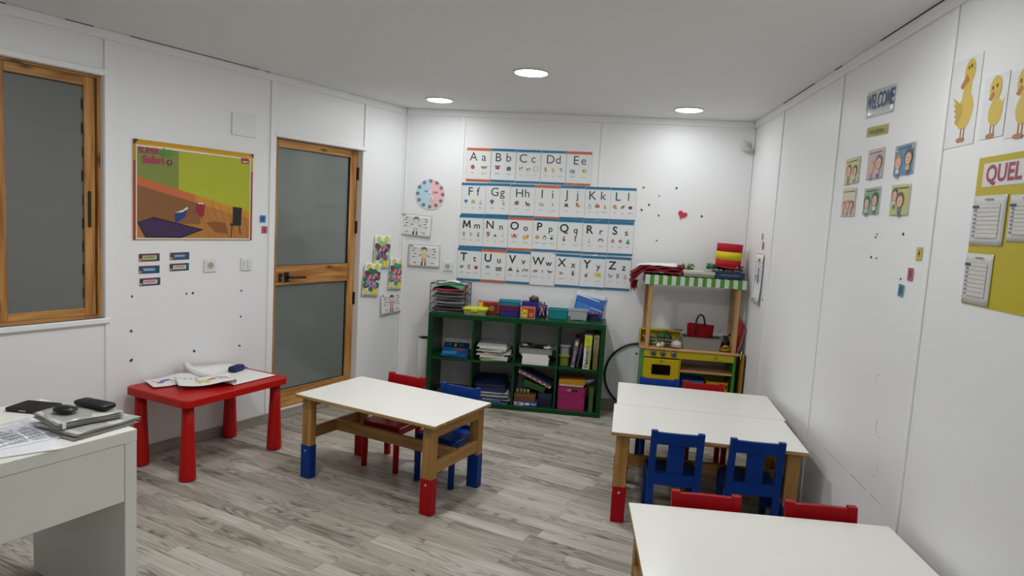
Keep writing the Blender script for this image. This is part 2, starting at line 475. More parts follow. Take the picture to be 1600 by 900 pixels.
# battens, cornices: parts of their wall
def part_box(name, parent, c, d, m, bev=.002):
    q = MB(); q.box(c, d, m, bev); return q.build(name, parent)
CH = .052
for t, w, z0, z1 in ((2.535, .05, 0.07, H - CH), (1.412, .05, .07, H - CH), (.497, .035, DZ1, H - CH), (.0, .0, 0, 0)):
    if w: part_box('batten', wall_left, (-t, -.005, (z0 + z1) / 2), (w, .010, z1 - z0), M_TRIM)
for t in (4.75, 5.9): part_box('batten', wall_left, (-t, -.004, (H - CH) / 2), (.035, .008, H - CH), M_TRIM)
part_box('batten', wall_left, (-(DT0 + DT1) / 2, -.008, DZ1 + .016), (DT1 - DT0 + .03, .016, .032), M_TRIM, .004)
part_box('batten', wall_left, (-(WT0 + WT1) / 2 - .0, -.009, WZ1 + .017), (WT1 - WT0 + .02, .018, .034), M_TRIM, .004)
part_box('cornice', wall_left, (-t_rear / 2, -.007, H - CH / 2), (t_rear - .02, .014, CH), M_TRIM, .003)
part_box('batten', wall_left, (-.012, -.004, H / 2), (.02, .008, H - 2 * CH), M_TRIM)
for x in (-1.213, -.005): part_box('batten', wall_back, (x, YB - .0035, (H - CH) / 2 + .035), (.036, .007, H - CH - .07), M_TRIM)
part_box('batten', wall_back, (XL + .02, YB - .004, H / 2), (.024, .008, H - 2 * CH), M_TRIM)
part_box('batten', wall_back, (XR - .014, YB - .004, H / 2), (.024, .008, H - 2 * CH), M_TRIM)
part_box('cornice', wall_back, ((XL + XR) / 2, YB - .007, H - CH / 2), (XR - XL - .02, .014, CH), M_TRIM, .003)
for y in (4.993, 3.838, 2.697, 1.55, .4): part_box('batten', wall_right, (XR - .0035, y, (H - CH) / 2 + .035), (.007, .032, H - CH - .07), M_TRIM)
part_box('batten', wall_right, (XR - .0035, 1.30, 1.98), (.007, 2.4, .02), M_TRIM) if False else None
part_box('cornice', wall_right, (XR - .007, (YB + Y_REAR) / 2, H - CH / 2), (.014, YB - Y_REAR - .04, CH), M_TRIM, .003)
# dark settling crack between ceiling and cornice
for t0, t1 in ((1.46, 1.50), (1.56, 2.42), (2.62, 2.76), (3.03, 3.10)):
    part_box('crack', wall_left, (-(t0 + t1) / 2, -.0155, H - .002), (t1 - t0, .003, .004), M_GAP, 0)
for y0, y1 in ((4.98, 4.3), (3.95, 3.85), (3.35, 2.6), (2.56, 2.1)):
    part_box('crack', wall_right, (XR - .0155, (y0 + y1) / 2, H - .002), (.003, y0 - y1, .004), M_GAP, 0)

# baseboards
def base(name, label, bbx):
    q = MB()
    for c, d in bbx: q.box(c, d, M_BASE, .003)
    return tag(q.build(name), label, 'baseboard', kind='structure')
o = base('baseboard_left', 'grey wood-look skirting along the slanting left wall', [((-t_rear / 2, -.006, .034), (t_rear - .04, .012, .068))]); o.location = P0; o.rotation_euler = (0, 0, LA)
base('baseboard_back', 'grey wood-look skirting along the back wall', [(((XL + XR) / 2, YB - .006, .034), (XR - XL - .06, .012, .068))])
base('baseboard_right', 'grey wood-look skirting along the right wall', [((XR - .006, (YB + Y_REAR) / 2, .034), (.012, YB - Y_REAR - .06, .068))])

# ------------------------------------------------------------------ floor strips
PA = math.radians(-21.0); PW, PL = .0862, .64
cpa, spa = math.cos(PA), math.sin(PA)
def clip(poly):
    out = poly
    n = len(room)
    for i in range(n):
        a, c = room[i], room[(i + 1) % n]; src = out; out = []
        def sd(p): return (c[0] - a[0]) * (p[1] - a[1]) - (c[1] - a[1]) * (p[0] - a[0])
        for k in range(len(src)):
            p, q = src[k], src[(k + 1) % len(src)]; sp, sq = sd(p), sd(q)
            if sp >= 0: out.append(p)
            if (sp >= 0) != (sq >= 0):
                t = sp / (sp - sq); out.append((p[0] + (q[0] - p[0]) * t, p[1] + (q[1] - p[1]) * t))
        if not out: return []
    return out
def plank_mesh():
    g = .0011
    bm = MB(); bm.box((0, 0, -.003), (PL - g, PW - g, .006), M_FLOOR, .0006)
    me_o = bm.build('plank'); me = me_o.data
    at = me.attributes.new('pc', 'FLOAT_VECTOR', 'POINT')
    for i, v in enumerate(me.vertices): at.data[i].vector = (v.co.x, v.co.y, 0)
    bpy.data.objects.remove(me_o)
    return me
strips = []
for r in range(-60, 90):
    off = (r * .2137 + (.11 if r % 3 else .29)) % PL
    for c in range(-20, 24):
        u, v = c * PL + off, r * PW
        cx, cy = u * cpa - v * spa - .5, u * spa + v * cpa + 2.5
        if not (-5 < cx < 2 and Y_REAR - .5 < cy < YB + .5): continue
        cn = [((u + sx * PL / 2) * cpa - (v + sy * PW / 2) * spa - .5, (u + sx * PL / 2) * spa + (v + sy * PW / 2) * cpa + 2.5) for sx, sy in ((-1, -1), (1, -1), (1, 1), (-1, 1))]
        cl = clip(cn)
        if len(cl) < 3: continue
        full = len(cl) == 4 and all(abs(p[0] - q[0]) + abs(p[1] - q[1]) < 1e-6 for p, q in zip(cl, cn))
        strips.append((cx, cy, cn, cl, full))
def in_view(cx, cy):
    d = Vector((cx, cy, -CAMH)); z = d.dot(fw)
    if z < .1: return False
    return abs(d.dot(r2) / z * F_PX) < 840 and d.dot(u2) / z * F_PX > -520
vis = sorted([s for s in strips if s[4] and in_view(s[0], s[1])], key=lambda s: s[0] ** 2 + s[1] ** 2)[:290]
vset = set(id(s) for s in vis)
pm = plank_mesh()
for s in vis:
    o = bpy.data.objects.new('plank', pm); COL.objects.link(o); o.parent = floor
    o.location = (s[0], s[1], 0); o.rotation_euler = (0, 0, PA)
vs = []; fs = []; pc = []; rn = []
for s in strips:
    if id(s) in vset: continue
    cx, cy, cn, cl, full = s; q = random.random(); o = len(vs)
    mx = sum(p[0] for p in cl) / len(cl); my = sum(p[1] for p in cl) / len(cl)
    for dz, k in ((0, .9985), (-.006, 1.0)):
        for p in cl:
            vs.append((mx + (p[0] - mx) * k, my + (p[1] - my) * k, dz)); dx, dy = p[0] - cx, p[1] - cy
            pc.append((dx * cpa + dy * spa, -dx * spa + dy * cpa, 0)); rn.append(q)
    n = len(cl)
    fs.append([o + i for i in range(n)])
    for i in range(n): fs.append([o + i, o + n + i, o + n + (i + 1) % n, o + (i + 1) % n])
me = bpy.data.meshes.new('far_planks'); me.from_pydata(vs, [], fs); me.materials.append(M_FLOOR)
a1 = me.attributes.new('pc', 'FLOAT_VECTOR', 'POINT'); a1.data.foreach_set('vector', [c for p in pc for c in p])
a2 = me.attributes.new('rnd', 'FLOAT', 'POINT'); a2.data.foreach_set('value', rn)
o = bpy.data.objects.new('far_planks', me); COL.objects.link(o); o.parent = floor; o['kind'] = 'stuff'

# ------------------------------------------------------------------ ceiling downlights
M_RING = mat('#dcdcda', 0.4, 0.0)
LL = ['recessed round downlight near the left back corner of the ceiling', 'recessed round downlight nearest the camera in the ceiling',
      'recessed round downlight near the right back corner of the ceiling', 'recessed round downlight above the white desk, out of view',
      'recessed round downlight above the nearest table, out of view', 'recessed round downlight ahead of the camera, out of view',
      'recessed round downlight left of the camera, out of view', 'recessed round downlight right of the camera, out of view',]
for (x, y, ls), l in zip(LAMPS, LL):
    M_LED = emit_mat('led_diffuser', (0.985, 0.995, 1.0), LAMP_STRENGTH * ls)
    t = thing('downlight', l, 'ceiling light', (x, y, H), 0, 'recessed ceiling downlights')
    q = MB(); q.lathe([(.098, -.001), (.098, -.006), (.102, -.010), (.110, -.008), (.114, 0.0), (.098, 0.0)], M_RING, 32); q.build('trim_ring', t)
    q = MB(); q.lathe([(.001, -.016), (.040, -.0148), (.070, -.0118), (.090, -.0075), (.0975, -.003), (.001, -.002)], M_LED, 32); q.build('diffuser', t)

# ------------------------------------------------------------------ window_1
FROST = glass_mat('frosted_window_glass', '#6f716e', 0.26, 0.6)
M_BLK = mat('#141414', 0.4, 0.0); M_DARK = mat('#1c1712', 0.8, 0.0)
w1 = thing('window_1', 'wood-foil sliding window with frosted panes on the left wall', 'window', P0, LA); w1['kind'] = 'structure'
q = MB()
lbox(q, WT0, WT0 + .016, WZ0, WZ1, .030, .11, oakfoil('z'), .002); lbox(q, WT1 - .02, WT1, WZ0, WZ1, .030, .11, oakfoil('z'), .002)
lbox(q, WT0 + .016, WT1 - .02, WZ1 - .014, WZ1, .030, .11, oakfoil('x'), .002); lbox(q, WT0 + .016, WT1 - .02, WZ0, WZ0 + .016, .030, .11, oakfoil('x'), .002)
q.build('frame', w1)
q = MB(); lbox(q, WT0 + .016, WT0 + .030, WZ0 + .016, WZ1 - .014, .095, .112, M_DARK); q.build('track_gap', w1)
for t0, t1, y0 in ((WT0 + .024, 3.07, .042), (3.03, WT1 - .02, .072)):
    q = MB(); z0, z1 = WZ0 + .016, WZ1 - .014
    lbox(q, t0, t0 + .058, z0, z1, y0, y0 + .028, oakfoil('z'), .002); lbox(q, t1 - .048, t1, z0, z1, y0, y0 + .028, oakfoil('z'), .002)
    lbox(q, t0 + .058, t1 - .048, z1 - .05, z1, y0, y0 + .028, oakfoil('x'), .002); lbox(q, t0 + .058, t1 - .048, z0, z0 + .042, y0, y0 + .028, oakfoil('x'), .002)
    sa = q.build('sash', w1)
    q = MB(); lbox(q, t0 + .055, t1 - .045, z0 + .04, z1 - .047, y0 + .012, y0 + .018, FROST); q.build('pane', sa)
    if y0 < .05:
        q = MB(); lbox(q, t0 + .024, t0 + .040, 1.40, 1.60, y0 - .008, y0, M_BLK, .003); q.build('latch', sa)
        q = MB()
        for k in range(9): lbox(q, t0 + .056, t0 + .062 + random.random() * .006, z0 + .1 + k * .13, z0 + .16 + k * .13, y0 + .010, y0 + .0125, M_BLK)
        lbox(q, t0 + .058, t1 - .05, z1 - .056, z1 - .048, y0 + .010, y0 + .0125, M_BLK); q.build('seal', sa)
q = MB(); lbox(q, WT0 - .025, WT1 + .02, WZ0 - .032, WZ0, -.020, .03, M_TRIM, .005); q.build('sill', w1)

# ------------------------------------------------------------------ door_1
DFROST = glass_mat('frosted_door_glass', '#767d7a', 0.10, 1.0)
d1 = thing('door_1', 'wood-foil door with two frosted panes and black lever handle', 'door', P0, LA); d1['kind'] = 'structure'
q = MB(); yd = .058
lbox(q, DT0, DT0 + .022, DZ0, DZ1, yd, yd + .08, oakfoil('z'), .002); lbox(q, DT1 - .022, DT1, DZ0, DZ1, yd, yd + .08, oakfoil('z'), .002)
lbox(q, DT0 + .022, DT1 - .022, DZ1 - .012, DZ1, yd, yd + .08, oakfoil('x'), .002)
q.build('frame', d1)
q = MB(); a0, a1_ = DT0 + .008, DT1 - .004
def rail(z0, z1): lbox(q, a0 + .074, a1_ - .062, z0, z1, yd - .006, yd + .036, oakfoil('x'), .002)
lbox(q, a0, a0 + .074, DZ0 + .004, DZ1 - .006, yd - .006, yd + .036, oakfoil('z'), .002); lbox(q, a1_ - .062, a1_, DZ0 + .004, DZ1 - .006, yd - .006, yd + .036, oakfoil('z'), .002)
rail(2.0, DZ1 - .006); rail(.998, 1.14); rail(DZ0 + .004, .197)
leaf = q.build('leaf', d1)
for z0, z1 in ((1.137, 2.003), (.194, 1.001)):
    q = MB(); lbox(q, a0 + .070, a1_ - .058, z0, z1, yd + .016, yd + .022, DFROST); p_ = q.build('pane', leaf)
    q = MB()
    lbox(q, a0 + .074, a0 + .078, z0 + .003, z1 - .003, yd + .004, yd + .016, M_BLK); lbox(q, a0 + .078, a1_ - .062, z0 + .003, z0 + .006, yd + .004, yd + .016, M_BLK)
    lbox(q, a0 + .078, a1_ - .062, z1 - .006, z1 - .003, yd + .004, yd + .016, M_BLK); q.build('glazing_seal', leaf)
for z in (1.875, 1.44, .85):
    q = MB()
    for k in (-1, 0, 1): q.tube([(-DT0 - .004, yd - .012, z + k * .034 - .016), (-DT0 - .004, yd - .012, z + k * .034 + .016)], .009, M_BLK, 10)
    q.box((-DT0 - .004, yd - .006, z), (.026, .008, .10), M_BLK, .002)
    q.build('hinge', d1)
q = MB()
lbox(q, 1.205, 1.245, 1.018, 1.092, yd - .016, yd - .006, M_BLK, .004)
q.tube([(-1.225, yd - .016, 1.056), (-1.225, yd - .055, 1.056), (-1.213, yd - .060, 1.056), (-1.085, yd - .058, 1.053)], .0095, M_BLK, 10)
q.build('handle', leaf)
q = MB(); CHR = mat('#b9b9b5', 0.25, 0.0, metal=1.0)
lbox(q, 1.262, 1.296, 1.024, 1.086, yd - .012, yd - .006, M_BLK, .004); q.build('lock_plate', leaf)
q = MB()
q.box((-1.279, yd - .020, 1.055), (.004, .02, .012), CHR, .001); q.tube([(-1.279 + .014 * math.cos(a), yd - .03, 1.043 + .014 * math.sin(a)) for a in [i * PI / 5 for i in range(10)]], .0015, CHR, 6, True)
q.box((-1.272, yd - .03, 1.008), (.011, .002, .045), CHR, .0005, M=Matrix.Identity(4)); q.build('keys', leaf)

# ------------------------------------------------------------------ furniture: classroom tables
M_TOP = mat('#f1f0ea', 0.22, 0.015, 4.0, spec=0.45)
M_TEDGE = wood('ply_edge', '#8a6a3c', '#b08f5a', 'x', 0.0, 0.6, 30.0)
C_RED, C_BLUE = '#b01820', '#12479a'
M_RED = mat('#a20311', 0.38, 0.05, spec=0.2); M_BLUE = mat('#063583', 0.38, 0.05, spec=0.2)
M_SCREW = mat('#c9c7c0', 0.25, 0.0, metal=1.0)
TLX, TLY, TZ = .985, .578, .500
def make_table(label, loc, rz, sl):
    """origin in the middle of the table on the floor; sl: sleeve colours of the legs (-x-y, +x-y, -x+y, +x+y)"""
    t = thing('classroom_table', label, 'table', (*loc, 0), rz, 'low classroom tables with white tops')
    q = MB(); q.box((0, 0, TZ - .009), (TLX, TLY, .018), M_TEDGE, .003); q.box((0, 0, TZ + .0008), (TLX - .003, TLY - .003, .002), M_TOP, .0008)
    q.build('tabletop', t)
    hx, hy = TLX / 2 - .062, TLY / 2 - .055
    for k, (sx, sy) in enumerate(((-1, -1), (1, -1), (-1, 1), (1, 1))):
        q = MB(); q.box((sx * hx, sy * hy, (TZ - .018 + .19) / 2), (.068, .05, TZ - .018 - .19), pine('z'), .004)
        lg = q.build('leg', t)
        m_ = M_RED if sl[k] == 'r' else M_BLUE
        q = MB(); q.box((sx * hx, sy * hy, .10), (.073, .055, .20), m_, .004); so = q.build('leg_sleeve', lg)
        so['label'] = ('red' if sl[k] == 'r' else 'blue') + ' painted extension sleeve at the foot'
        q = MB(); M_ = Matrix.Translation((sx * hx, sy * (hy) + sy * .0275, .165)) @ Matrix.Rotation(PI / 2 * sy * -1, 4, 'X') @ Matrix.Rotation(PI, 4, 'X')
        q.lathe([(.001, -.002), (.0075, -.002), (.0075, .0015), (.005, .003), (.001, .003)], M_SCREW, 12, M=M_); q.build('screw', lg)
    for sx in (-1, 1):
        q = MB(); q.box((sx * (hx + .018), 0, TZ - .018 - .032), (.024, 2 * hy - .05, .064), pine('y'), .003); q.build('apron', t)
        q = MB(); q.box((sx * (hx + .018), 0, .255), (.024, 2 * hy - .05, .068), pine('y'), .003); q.build('end_rail', t)
    q = MB(); q.box((0, 0, .262), (2 * hx + .012, .026, .066), pine('x'), .003); q.build('stretcher', t)
    for sy in (-1, 1):
        q = MB(); q.box((0, sy * (hy - .045), TZ - .018 - .016), (2 * hx + .010, .02, .032), pine('x'), .003); q.build('apron', t)
    return t
def centre(pts): return (sum(p[0] for p in pts) / 4, sum(p[1] for p in pts) / 4)
make_table('low white-topped table beside the red plastic table, blue and red feet', centre([(-1.458, 4.199), (-1.681, 3.657), (-.757, 3.301), (-.541, 3.843)]), math.radians(-21.2), 'brrb')
make_table('low white-topped table in front of the toy kitchen', (.694, 4.345), math.radians(-2.7), 'rbbb')
make_table('low white-topped table with two blue chairs on its near side', (.652, 3.766), math.radians(-2.7), 'rbrb')
make_table('low white-topped table closest to the camera', (.697, 2.333), math.radians(2.0), 'bbrr')

# ------------------------------------------------------------------ children's chairs (face -y, origin on the floor under the middle of the seat)
CW, CD, CHH = .268, .275, .545
def make_chair(col):
    m = M_RED if col == 'red' else M_BLUE
    t = thing('childrens_chair', 'x', 'chair')
    for sx in (-1, 1):
        q = MB(); x = sx * (CW / 2 - .016)
        q.tube([(x, -CD / 2 + .018, 0), (x, -CD / 2 + .018, .275)], [.0180, .0190], m, 12); q.build('front_leg', t)
        q = MB(); yb = CD / 2 - .015
        vs = []
        prof = [(0, yb + .006), (.14, yb), (.29, yb - .004), (.42, yb + .008), (CHH, yb + .026)]
        for z, y in prof:
            for dx, dy in ((-.0165, -.014), (.0165, -.014), (.0165, .013), (-.0165, .013)): vs.append((x + dx, y + dy, z))
        fs = [[3, 2, 1, 0], [16, 17, 18, 19]] + [[i * 4 + k, i * 4 + (k + 1) % 4, i * 4 + 4 + (k + 1) % 4, i * 4 + 4 + k] for i in range(4) for k in range(4)]
        q.add(vs, fs, m); q.build('back_post', t)
        q = MB(); q.box((x, 0, .245), (.016, CD - .06, .034), m, .003); q.build('side_rail', t)
    q = MB(); q.loft([(0, -.006, CW / 2 - .004, CD / 2 - .012, .02, .275), (0, -.006, CW / 2, CD / 2 - .008, .024, .280), (0, -.006, CW / 2, CD / 2 - .008, .024, .288), (0, -.006, CW / 2 - .004, CD / 2 - .012, .02, .292)], m); q.build('seat', t)
    q = MB(); q.box((0, -CD / 2 + .018, .252), (CW - .06, .016, .034), m, .003); q.build('front_rail', t)
    def ctilt(z0, z1, w, th, nm):
        def yy(z): 
            if z < .29: return CD / 2 - .018
            return CD / 2 - .019 + (z - .29) / (.42 - .29) * .012 if z < .42 else CD / 2 - .007 + (z - .42) / (CHH - .42) * .018
        q = MB(); vs = []
        for z in (z0, z1):
            for i in range(7):
                x = -w / 2 + w * i / 6; bow = .006 * (1 - (2 * i / 6 - 1) ** 2)
                vs.append((x, yy(z) + bow - th / 2, z)); vs.append((x, yy(z) + bow + th / 2, z))
        fs = []
        for i in range(6):
            a = 2 * i; fs += [[a, a + 2, a + 3, a + 1], [14 + a, 14 + a + 1, 14 + a + 3, 14 + a + 2], [a, a + 14, a + 16, a + 2], [a + 1, a + 3, a + 17, a + 15]]
        fs += [[0, 1, 15, 14], [12, 26, 27, 13]]
        q.add(vs, fs, m); return q.build(nm, t)
    ctilt(.472, .536, CW - .058, .020, 'top_rail'); ctilt(.250, .310, CW - .058, .020, 'lower_rail'); ctilt(.306, .476, .084, .012, 'splat')
    return t
CH = {}
def chair(col, back_mid, face, label):
    """back_mid: ground point under the middle of the backrest top; face: direction the sitter looks (deg, 0 = towards -y, ccw)"""
    if col not in CH: c = CH[col] = make_chair(col)
    else: c = copy_tree(CH[col])
    a = math.radians(face); d = CD / 2 + .010
    c.location = (back_mid[0] + math.sin(a) * d, back_mid[1] - math.cos(a) * d, 0); c.rotation_euler = (0, 0, a)
    tag(c, label, 'chair', "small wooden children's chairs"); return c
chair('red', (-1.150, 4.168), -18, 'small red wooden chair tucked under the table beside the red plastic table')
chair('blue', (-.768, 4.022), -19, 'small blue wooden chair tucked under the table beside the red plastic table')
chair('blue', (.483, 3.462), 180, 'left of two blue wooden chairs whose backs face the camera')
chair('blue', (.877, 3.448), 179, 'right of two blue wooden chairs whose backs face the camera')
chair('red', (.501, 2.674), 1, 'left of two red wooden chairs behind the closest white table')
chair('red', (.942, 2.688), 2, 'red wooden chair behind the closest white table, next to the right wall')
chair('blue', (.497, 4.690), 2, 'small blue wooden chair in front of the toy oven')
chair('red', (.796, 4.672), -1, 'small red wooden chair in front of the toy kitchen crates')

# ------------------------------------------------------------------ red plastic table
M_RPL = mat('#b30d08', 0.45, 0.04, 6.0, spec=0.3)
rt_ang = math.atan2(4.089 - 3.382, -1.926 + 2.177)     # long edge direction
c0 = Vector((-2.177, 3.382, 0)); ex = Vector((math.cos(rt_ang), math.sin(rt_ang), 0)); ey = Vector((-ex.y, ex.x, 0))
rc_ = c0 + ex * .385 + ey * .265
RT = thing('plastic_table', "red plastic children's table with flared round legs by the left wall", 'table', (rc_.x, rc_.y, 0), rt_ang)
q = MB(); q.loft([(0, 0, .372, .252, .030, .432), (0, 0, .385, .265, .042, .436), (0, 0, .385, .265, .042, .474), (0, 0, .379, .259, .038, .480)], M_RPL, n=6); q.build('tabletop', RT)
for sx in (-1, 1):
    for sy in (-1, 1):
        q = MB(); q.lathe([(.030, 0.0), (.044, .004), (.0465, .012), (.045, .05), (.040, .18), (.034, .32), (.031, .434)], M_RPL, 24, (sx * .322, sy * .205, 0)); q.build('leg', RT)

# things on the red table
def on_frame(name, label, cat, loc, rz, group=None): return thing(name, label, cat, loc, rz, group)
def flat_print_on(fnp, polys, parent, name):
    q = MB(); k = 0
    for hexc, pts in polys:
        k += 1
        q.add([Vector(fnp(x, y)) + Vector((0, 0, .0016 + k * .0002)) for x, y in pts], [list(range(len(pts)))], ink(hexc))
    return q.build(name, parent, recalc=False)
def circ(cx, cy, r, n=10, ry=None): return [(cx + r * math.cos(2 * PI * i / n), cy + (ry or r) * math.sin(2 * PI * i / n)) for i in range(n)]
def bar(x0, y0, x1, y1, w):
    d = math.hypot(x1 - x0, y1 - y0); nx, ny = -(y1 - y0) / d * w / 2, (x1 - x0) / d * w / 2
    return [(x0 + nx, y0 + ny), (x0 - nx, y0 - ny), (x1 - nx, y1 - ny), (x1 + nx, y1 + ny)]
zt = .4805
# two painted sheets
def wav1(x, y): return (x, y, .005 + .020 * math.sin(9 * x + 1.0) ** 2 * (.4 + .6 * (y + .1) / .2) + .01 * max(0, -x - .06) * 4)
s1 = thing('painted_sheet', 'wavy paper with a purple and red painting on the red table', 'paper', (-2.48, 3.745, zt), rt_ang - .35, 'painted sheets on the red table')
q = MB(); q.sheet(.30, .21, lambda u, v: wav1((u - .5) * .30, (v - .5) * .21), PAPER, 14, 6); q.build('sheet', s1)
flat_print_on(wav1, [('#6a3a8c', circ(-.05, .02, .03, 9, .018)), ('#8a4fb0', circ(-.085, -.01, .022)), ('#e08a9a', circ(-.11, .03, .014)), ('#5c2d80', bar(-.03, .0, .03, -.05, .008)), ('#3c2a60', bar(.0, .03, .05, -.03, .005))], s1, 'painting')
def wav2(x, y): return (x, y, .010 + .022 * math.sin(7.5 * x + .3) ** 2)
s2 = thing('painted_sheet', 'wavy paper with a yellow and red flower painting on the red table', 'paper', (-2.285, 3.735, zt + .012), rt_ang - .55, 'painted sheets on the red table')
q = MB(); q.sheet(.30, .21, lambda u, v: wav2((u - .5) * .30, (v - .5) * .21), PAPER, 14, 6); q.build('sheet', s2)
flat_print_on(wav2, [('#e6d23a', circ(.0, .0, .026)), ('#d8363c', circ(.045, .012, .026, 10, .017)), ('#e88a3c', circ(-.035, .02, .014)), ('#7db348', circ(-.03, -.03, .013)), ('#e8c93a', circ(.015, -.04, .014))] +
              [('#333333', bar(.075 + .02 * k, .05 - .02 * k, .095 + .02 * k, -.03 - .01 * k, .004)) for k in range(3)] + [('#333333', bar(-.10 + .03 * k, .05, -.09 + .03 * k, .085, .004)) for k in range(3)], s2, 'painting')
# large pad with a rolled edge
pd = thing('flipchart_pad', 'large white flip-chart paper with a rolled edge on the red table', 'paper pad', (rc_.x + ex.x * .175 + ey.x * .030, rc_.y + ex.y * .175 + ey.y * .030, zt), rt_ang)
def padf(u, v):
    x = -.30 + u * .465; y = (v - .5) * .44; lift = .045 * max(0, (v - .62) / .38) ** 2
    if x < -.165:
        a = min((-.165 - x) / .021, 5.4); r = .019
        return (-.165 - r * math.sin(a), y, .004 + lift + r * (1 - math.cos(a)))
    return (x, y, .004 + lift * max(0, 1 - (x + .165) / .5))
q = MB(); q.sheet(.46, .44, padf, PAPER, 52, 10, .0014); q.build('sheet', pd)
q = MB(); q.box((.02, -.03, .0012), (.29, .37, .002), mat('#2a2a2c', .6, 0), .0004); q.build('backing', pd)
pcs = thing('pencil_case', 'dark blue zipped pencil case lying on the flip-chart paper', 'pencil case', (-2.285, 4.105, zt + .0048), rt_ang + .25)
M_NAVY = mat('#15204e', 0.75, 0.12, 30, 0.2)
q = MB(); q.loft([(0, 0, .05, .022, .016, 0), (0, 0, .062, .030, .022, .008), (0, 0, .062, .030, .022, .026), (0, 0, .055, .024, .018, .035)], M_NAVY, smooth=True); q.build('body', pcs)
q = MB(); q.tube([(-.05, -.030, .018), (0, -.0315, .018), (.055, -.028, .018), (.075, -.022, .010)], .002, mat('#2b4bb0', .4, 0), 6); q.box((.078, -.02, .0065), (.014, .006, .012), mat('#2b4bb0', .4, 0), .001); q.build('zip', pcs)

# ------------------------------------------------------------------ white desk
M_DESK = mat('#ecece4', 0.35, 0.015, 3.0)
da = math.atan2(-.347, .938) + PI / 2      # desk local: x = along depth? see below
DK = thing('desk', 'white desk with a drawer front in the left foreground', 'desk', (-1.641, 2.252, 0), math.atan2(.933, .36))
# local x runs from the near end (negative) to the far right corner (0), local y towards the wall (0 .. .633), front face at y=0
q = MB(); q.box((-.70, .316, .707), (1.40, .633, .046), M_DESK, .002); q.build('tabletop', DK)
q = MB(); q.box((-.0225, .316, .342), (.045, .630, .684), M_DESK, .002); q.build('end_panel', DK)
q = MB(); q.box((-1.3775, .316, .342), (.045, .630, .684), M_DESK, .002); q.build('end_panel', DK)
q = MB(); q.box((-.70, .011, .573), (1.308, .018, .218), M_DESK, .002); q.build('drawer_front', DK)
q = MB(); q.box((-.70, .30, .58), (1.30, .54, .16), M_DESK, .002); q.build('drawer_box', DK)
q = MB(); q.box((-.70, .62, .50), (1.308, .018, .36), M_DESK, .002); q.build('back_panel', DK)
zd = .7305
CLEAR = mat('#cfd0cb', 0.18, 0.08, 20, 0.0, trans=0.35)
def dk(px): return px
q = None
dkr = math.atan2(.933, .36)
# plastic-sleeved piles
def sleeve_pile(name, label, loc, rz, w, d, n, step, group):
    t = thing(name, label, 'folder', loc, rz, group)
    for k in range(n):
        q = MB(); jx, jy = random.uniform(-.006, .006), random.uniform(-.006, .006)
        q.box((jx, jy, k * step + step / 2), (w - .012, d - .012, step * .55), mat('#c6c4ba', .6, .05), .001); q.build('paper_block', t)
        q = MB(); f = lambda u, v, k=k, jx=jx, jy=jy: ((u - .5) * w + jx, (v - .5) * d + jy, k * step + step * .85 + .003 * math.sin(9 * u + k) * math.sin(7 * v + 2 * k) - .004 * (abs(u - .5) * 2) ** 6)
        q.sheet(w, d, f, CLEAR, 10, 8, .0008); q.build('plastic_sleeve', t)
    return t
sleeve_pile('sleeved_notebooks', 'lower pile of notebooks in clear plastic sleeves on the desk corner', (-1.815, 2.225, zd), dkr + .10, .255, .225, 3, .0085, 'sleeved notebooks on the desk')
up_ = sleeve_pile('sleeved_notebooks', 'upper pile of notebooks in clear plastic sleeves, carrying black handset', (-1.852, 2.230, zd + .027), dkr - .12, .225, .205, 3, .0085, 'sleeved notebooks on the desk')
q = MB(); q.box((-.095, -.1035, .014), (.012, .002, .022), mat('#f0f0ee', .5, 0), .0005); q.build('white_clip', up_)
tb = thing('tablet', 'closed black tablet in a slim case lying flat on the desk', 'tablet', (-2.150, 2.348, zd), dkr - 1.18)
q = MB(); q.loft([(0, 0, .073, .055, .008, 0), (0, 0, .076, .058, .010, .003), (0, 0, .076, .058, .010, .013), (0, 0, .073, .055, .008, .0155)], mat('#101214', .45, .1), n=4); q.build('case', tb)
q = MB(); q.box((0, -.0585, .008), (.03, .001, .004), mat('#b9bcc0', .3, 0), .0002); q.build('side_mark', tb)
hs = thing('handset', 'black rectangular handset with buttons on the upper notebook pile', 'handset', (-1.838, 2.285, zd + .057), dkr - 1.42)
q = MB(); q.loft([(0, 0, .074, .024, .010, 0), (0, 0, .080, .030, .014, .006), (0, 0, .080, .030, .014, .015), (0, 0, .074, .026, .012, .019)], mat('#0d0e11', .42, .1)); q.build('body', hs)
q = MB()
for i in range(4):
    for j in range(3): q.box((-.005 + i * .018, -.014 + j * .014, .0192), (.011, .008, .002), mat('#1c1e24', .5, 0), .0006)
q.build('buttons', hs)
q = MB(); q.box((-.045, 0, .0192), (.036, .034, .0012), mat('#23262b', .15, 0), .0004); q.build('screen', hs)
pu = thing('oval_case', 'small black oval case on the upper notebook pile', 'case', (-1.885, 2.196, zd + .057), dkr - 1.3)
q = MB(); q.loft([(0, 0, .030, .022, .022, 0), (0, 0, .043, .030, .030, .006), (0, 0, .043, .030, .030, .012), (0, 0, .032, .021, .021, .019)], mat('#15161a', .35, .1), smooth=True, n=6); q.build('shell', pu)
q = MB(); q.tube([(.0435 * math.cos(a), .0305 * math.sin(a), .009) for a in [2 * PI * i / 20 for i in range(20)]], .0012, mat('#3a3c42', .4, 0), 6, True); q.build('seam', pu)
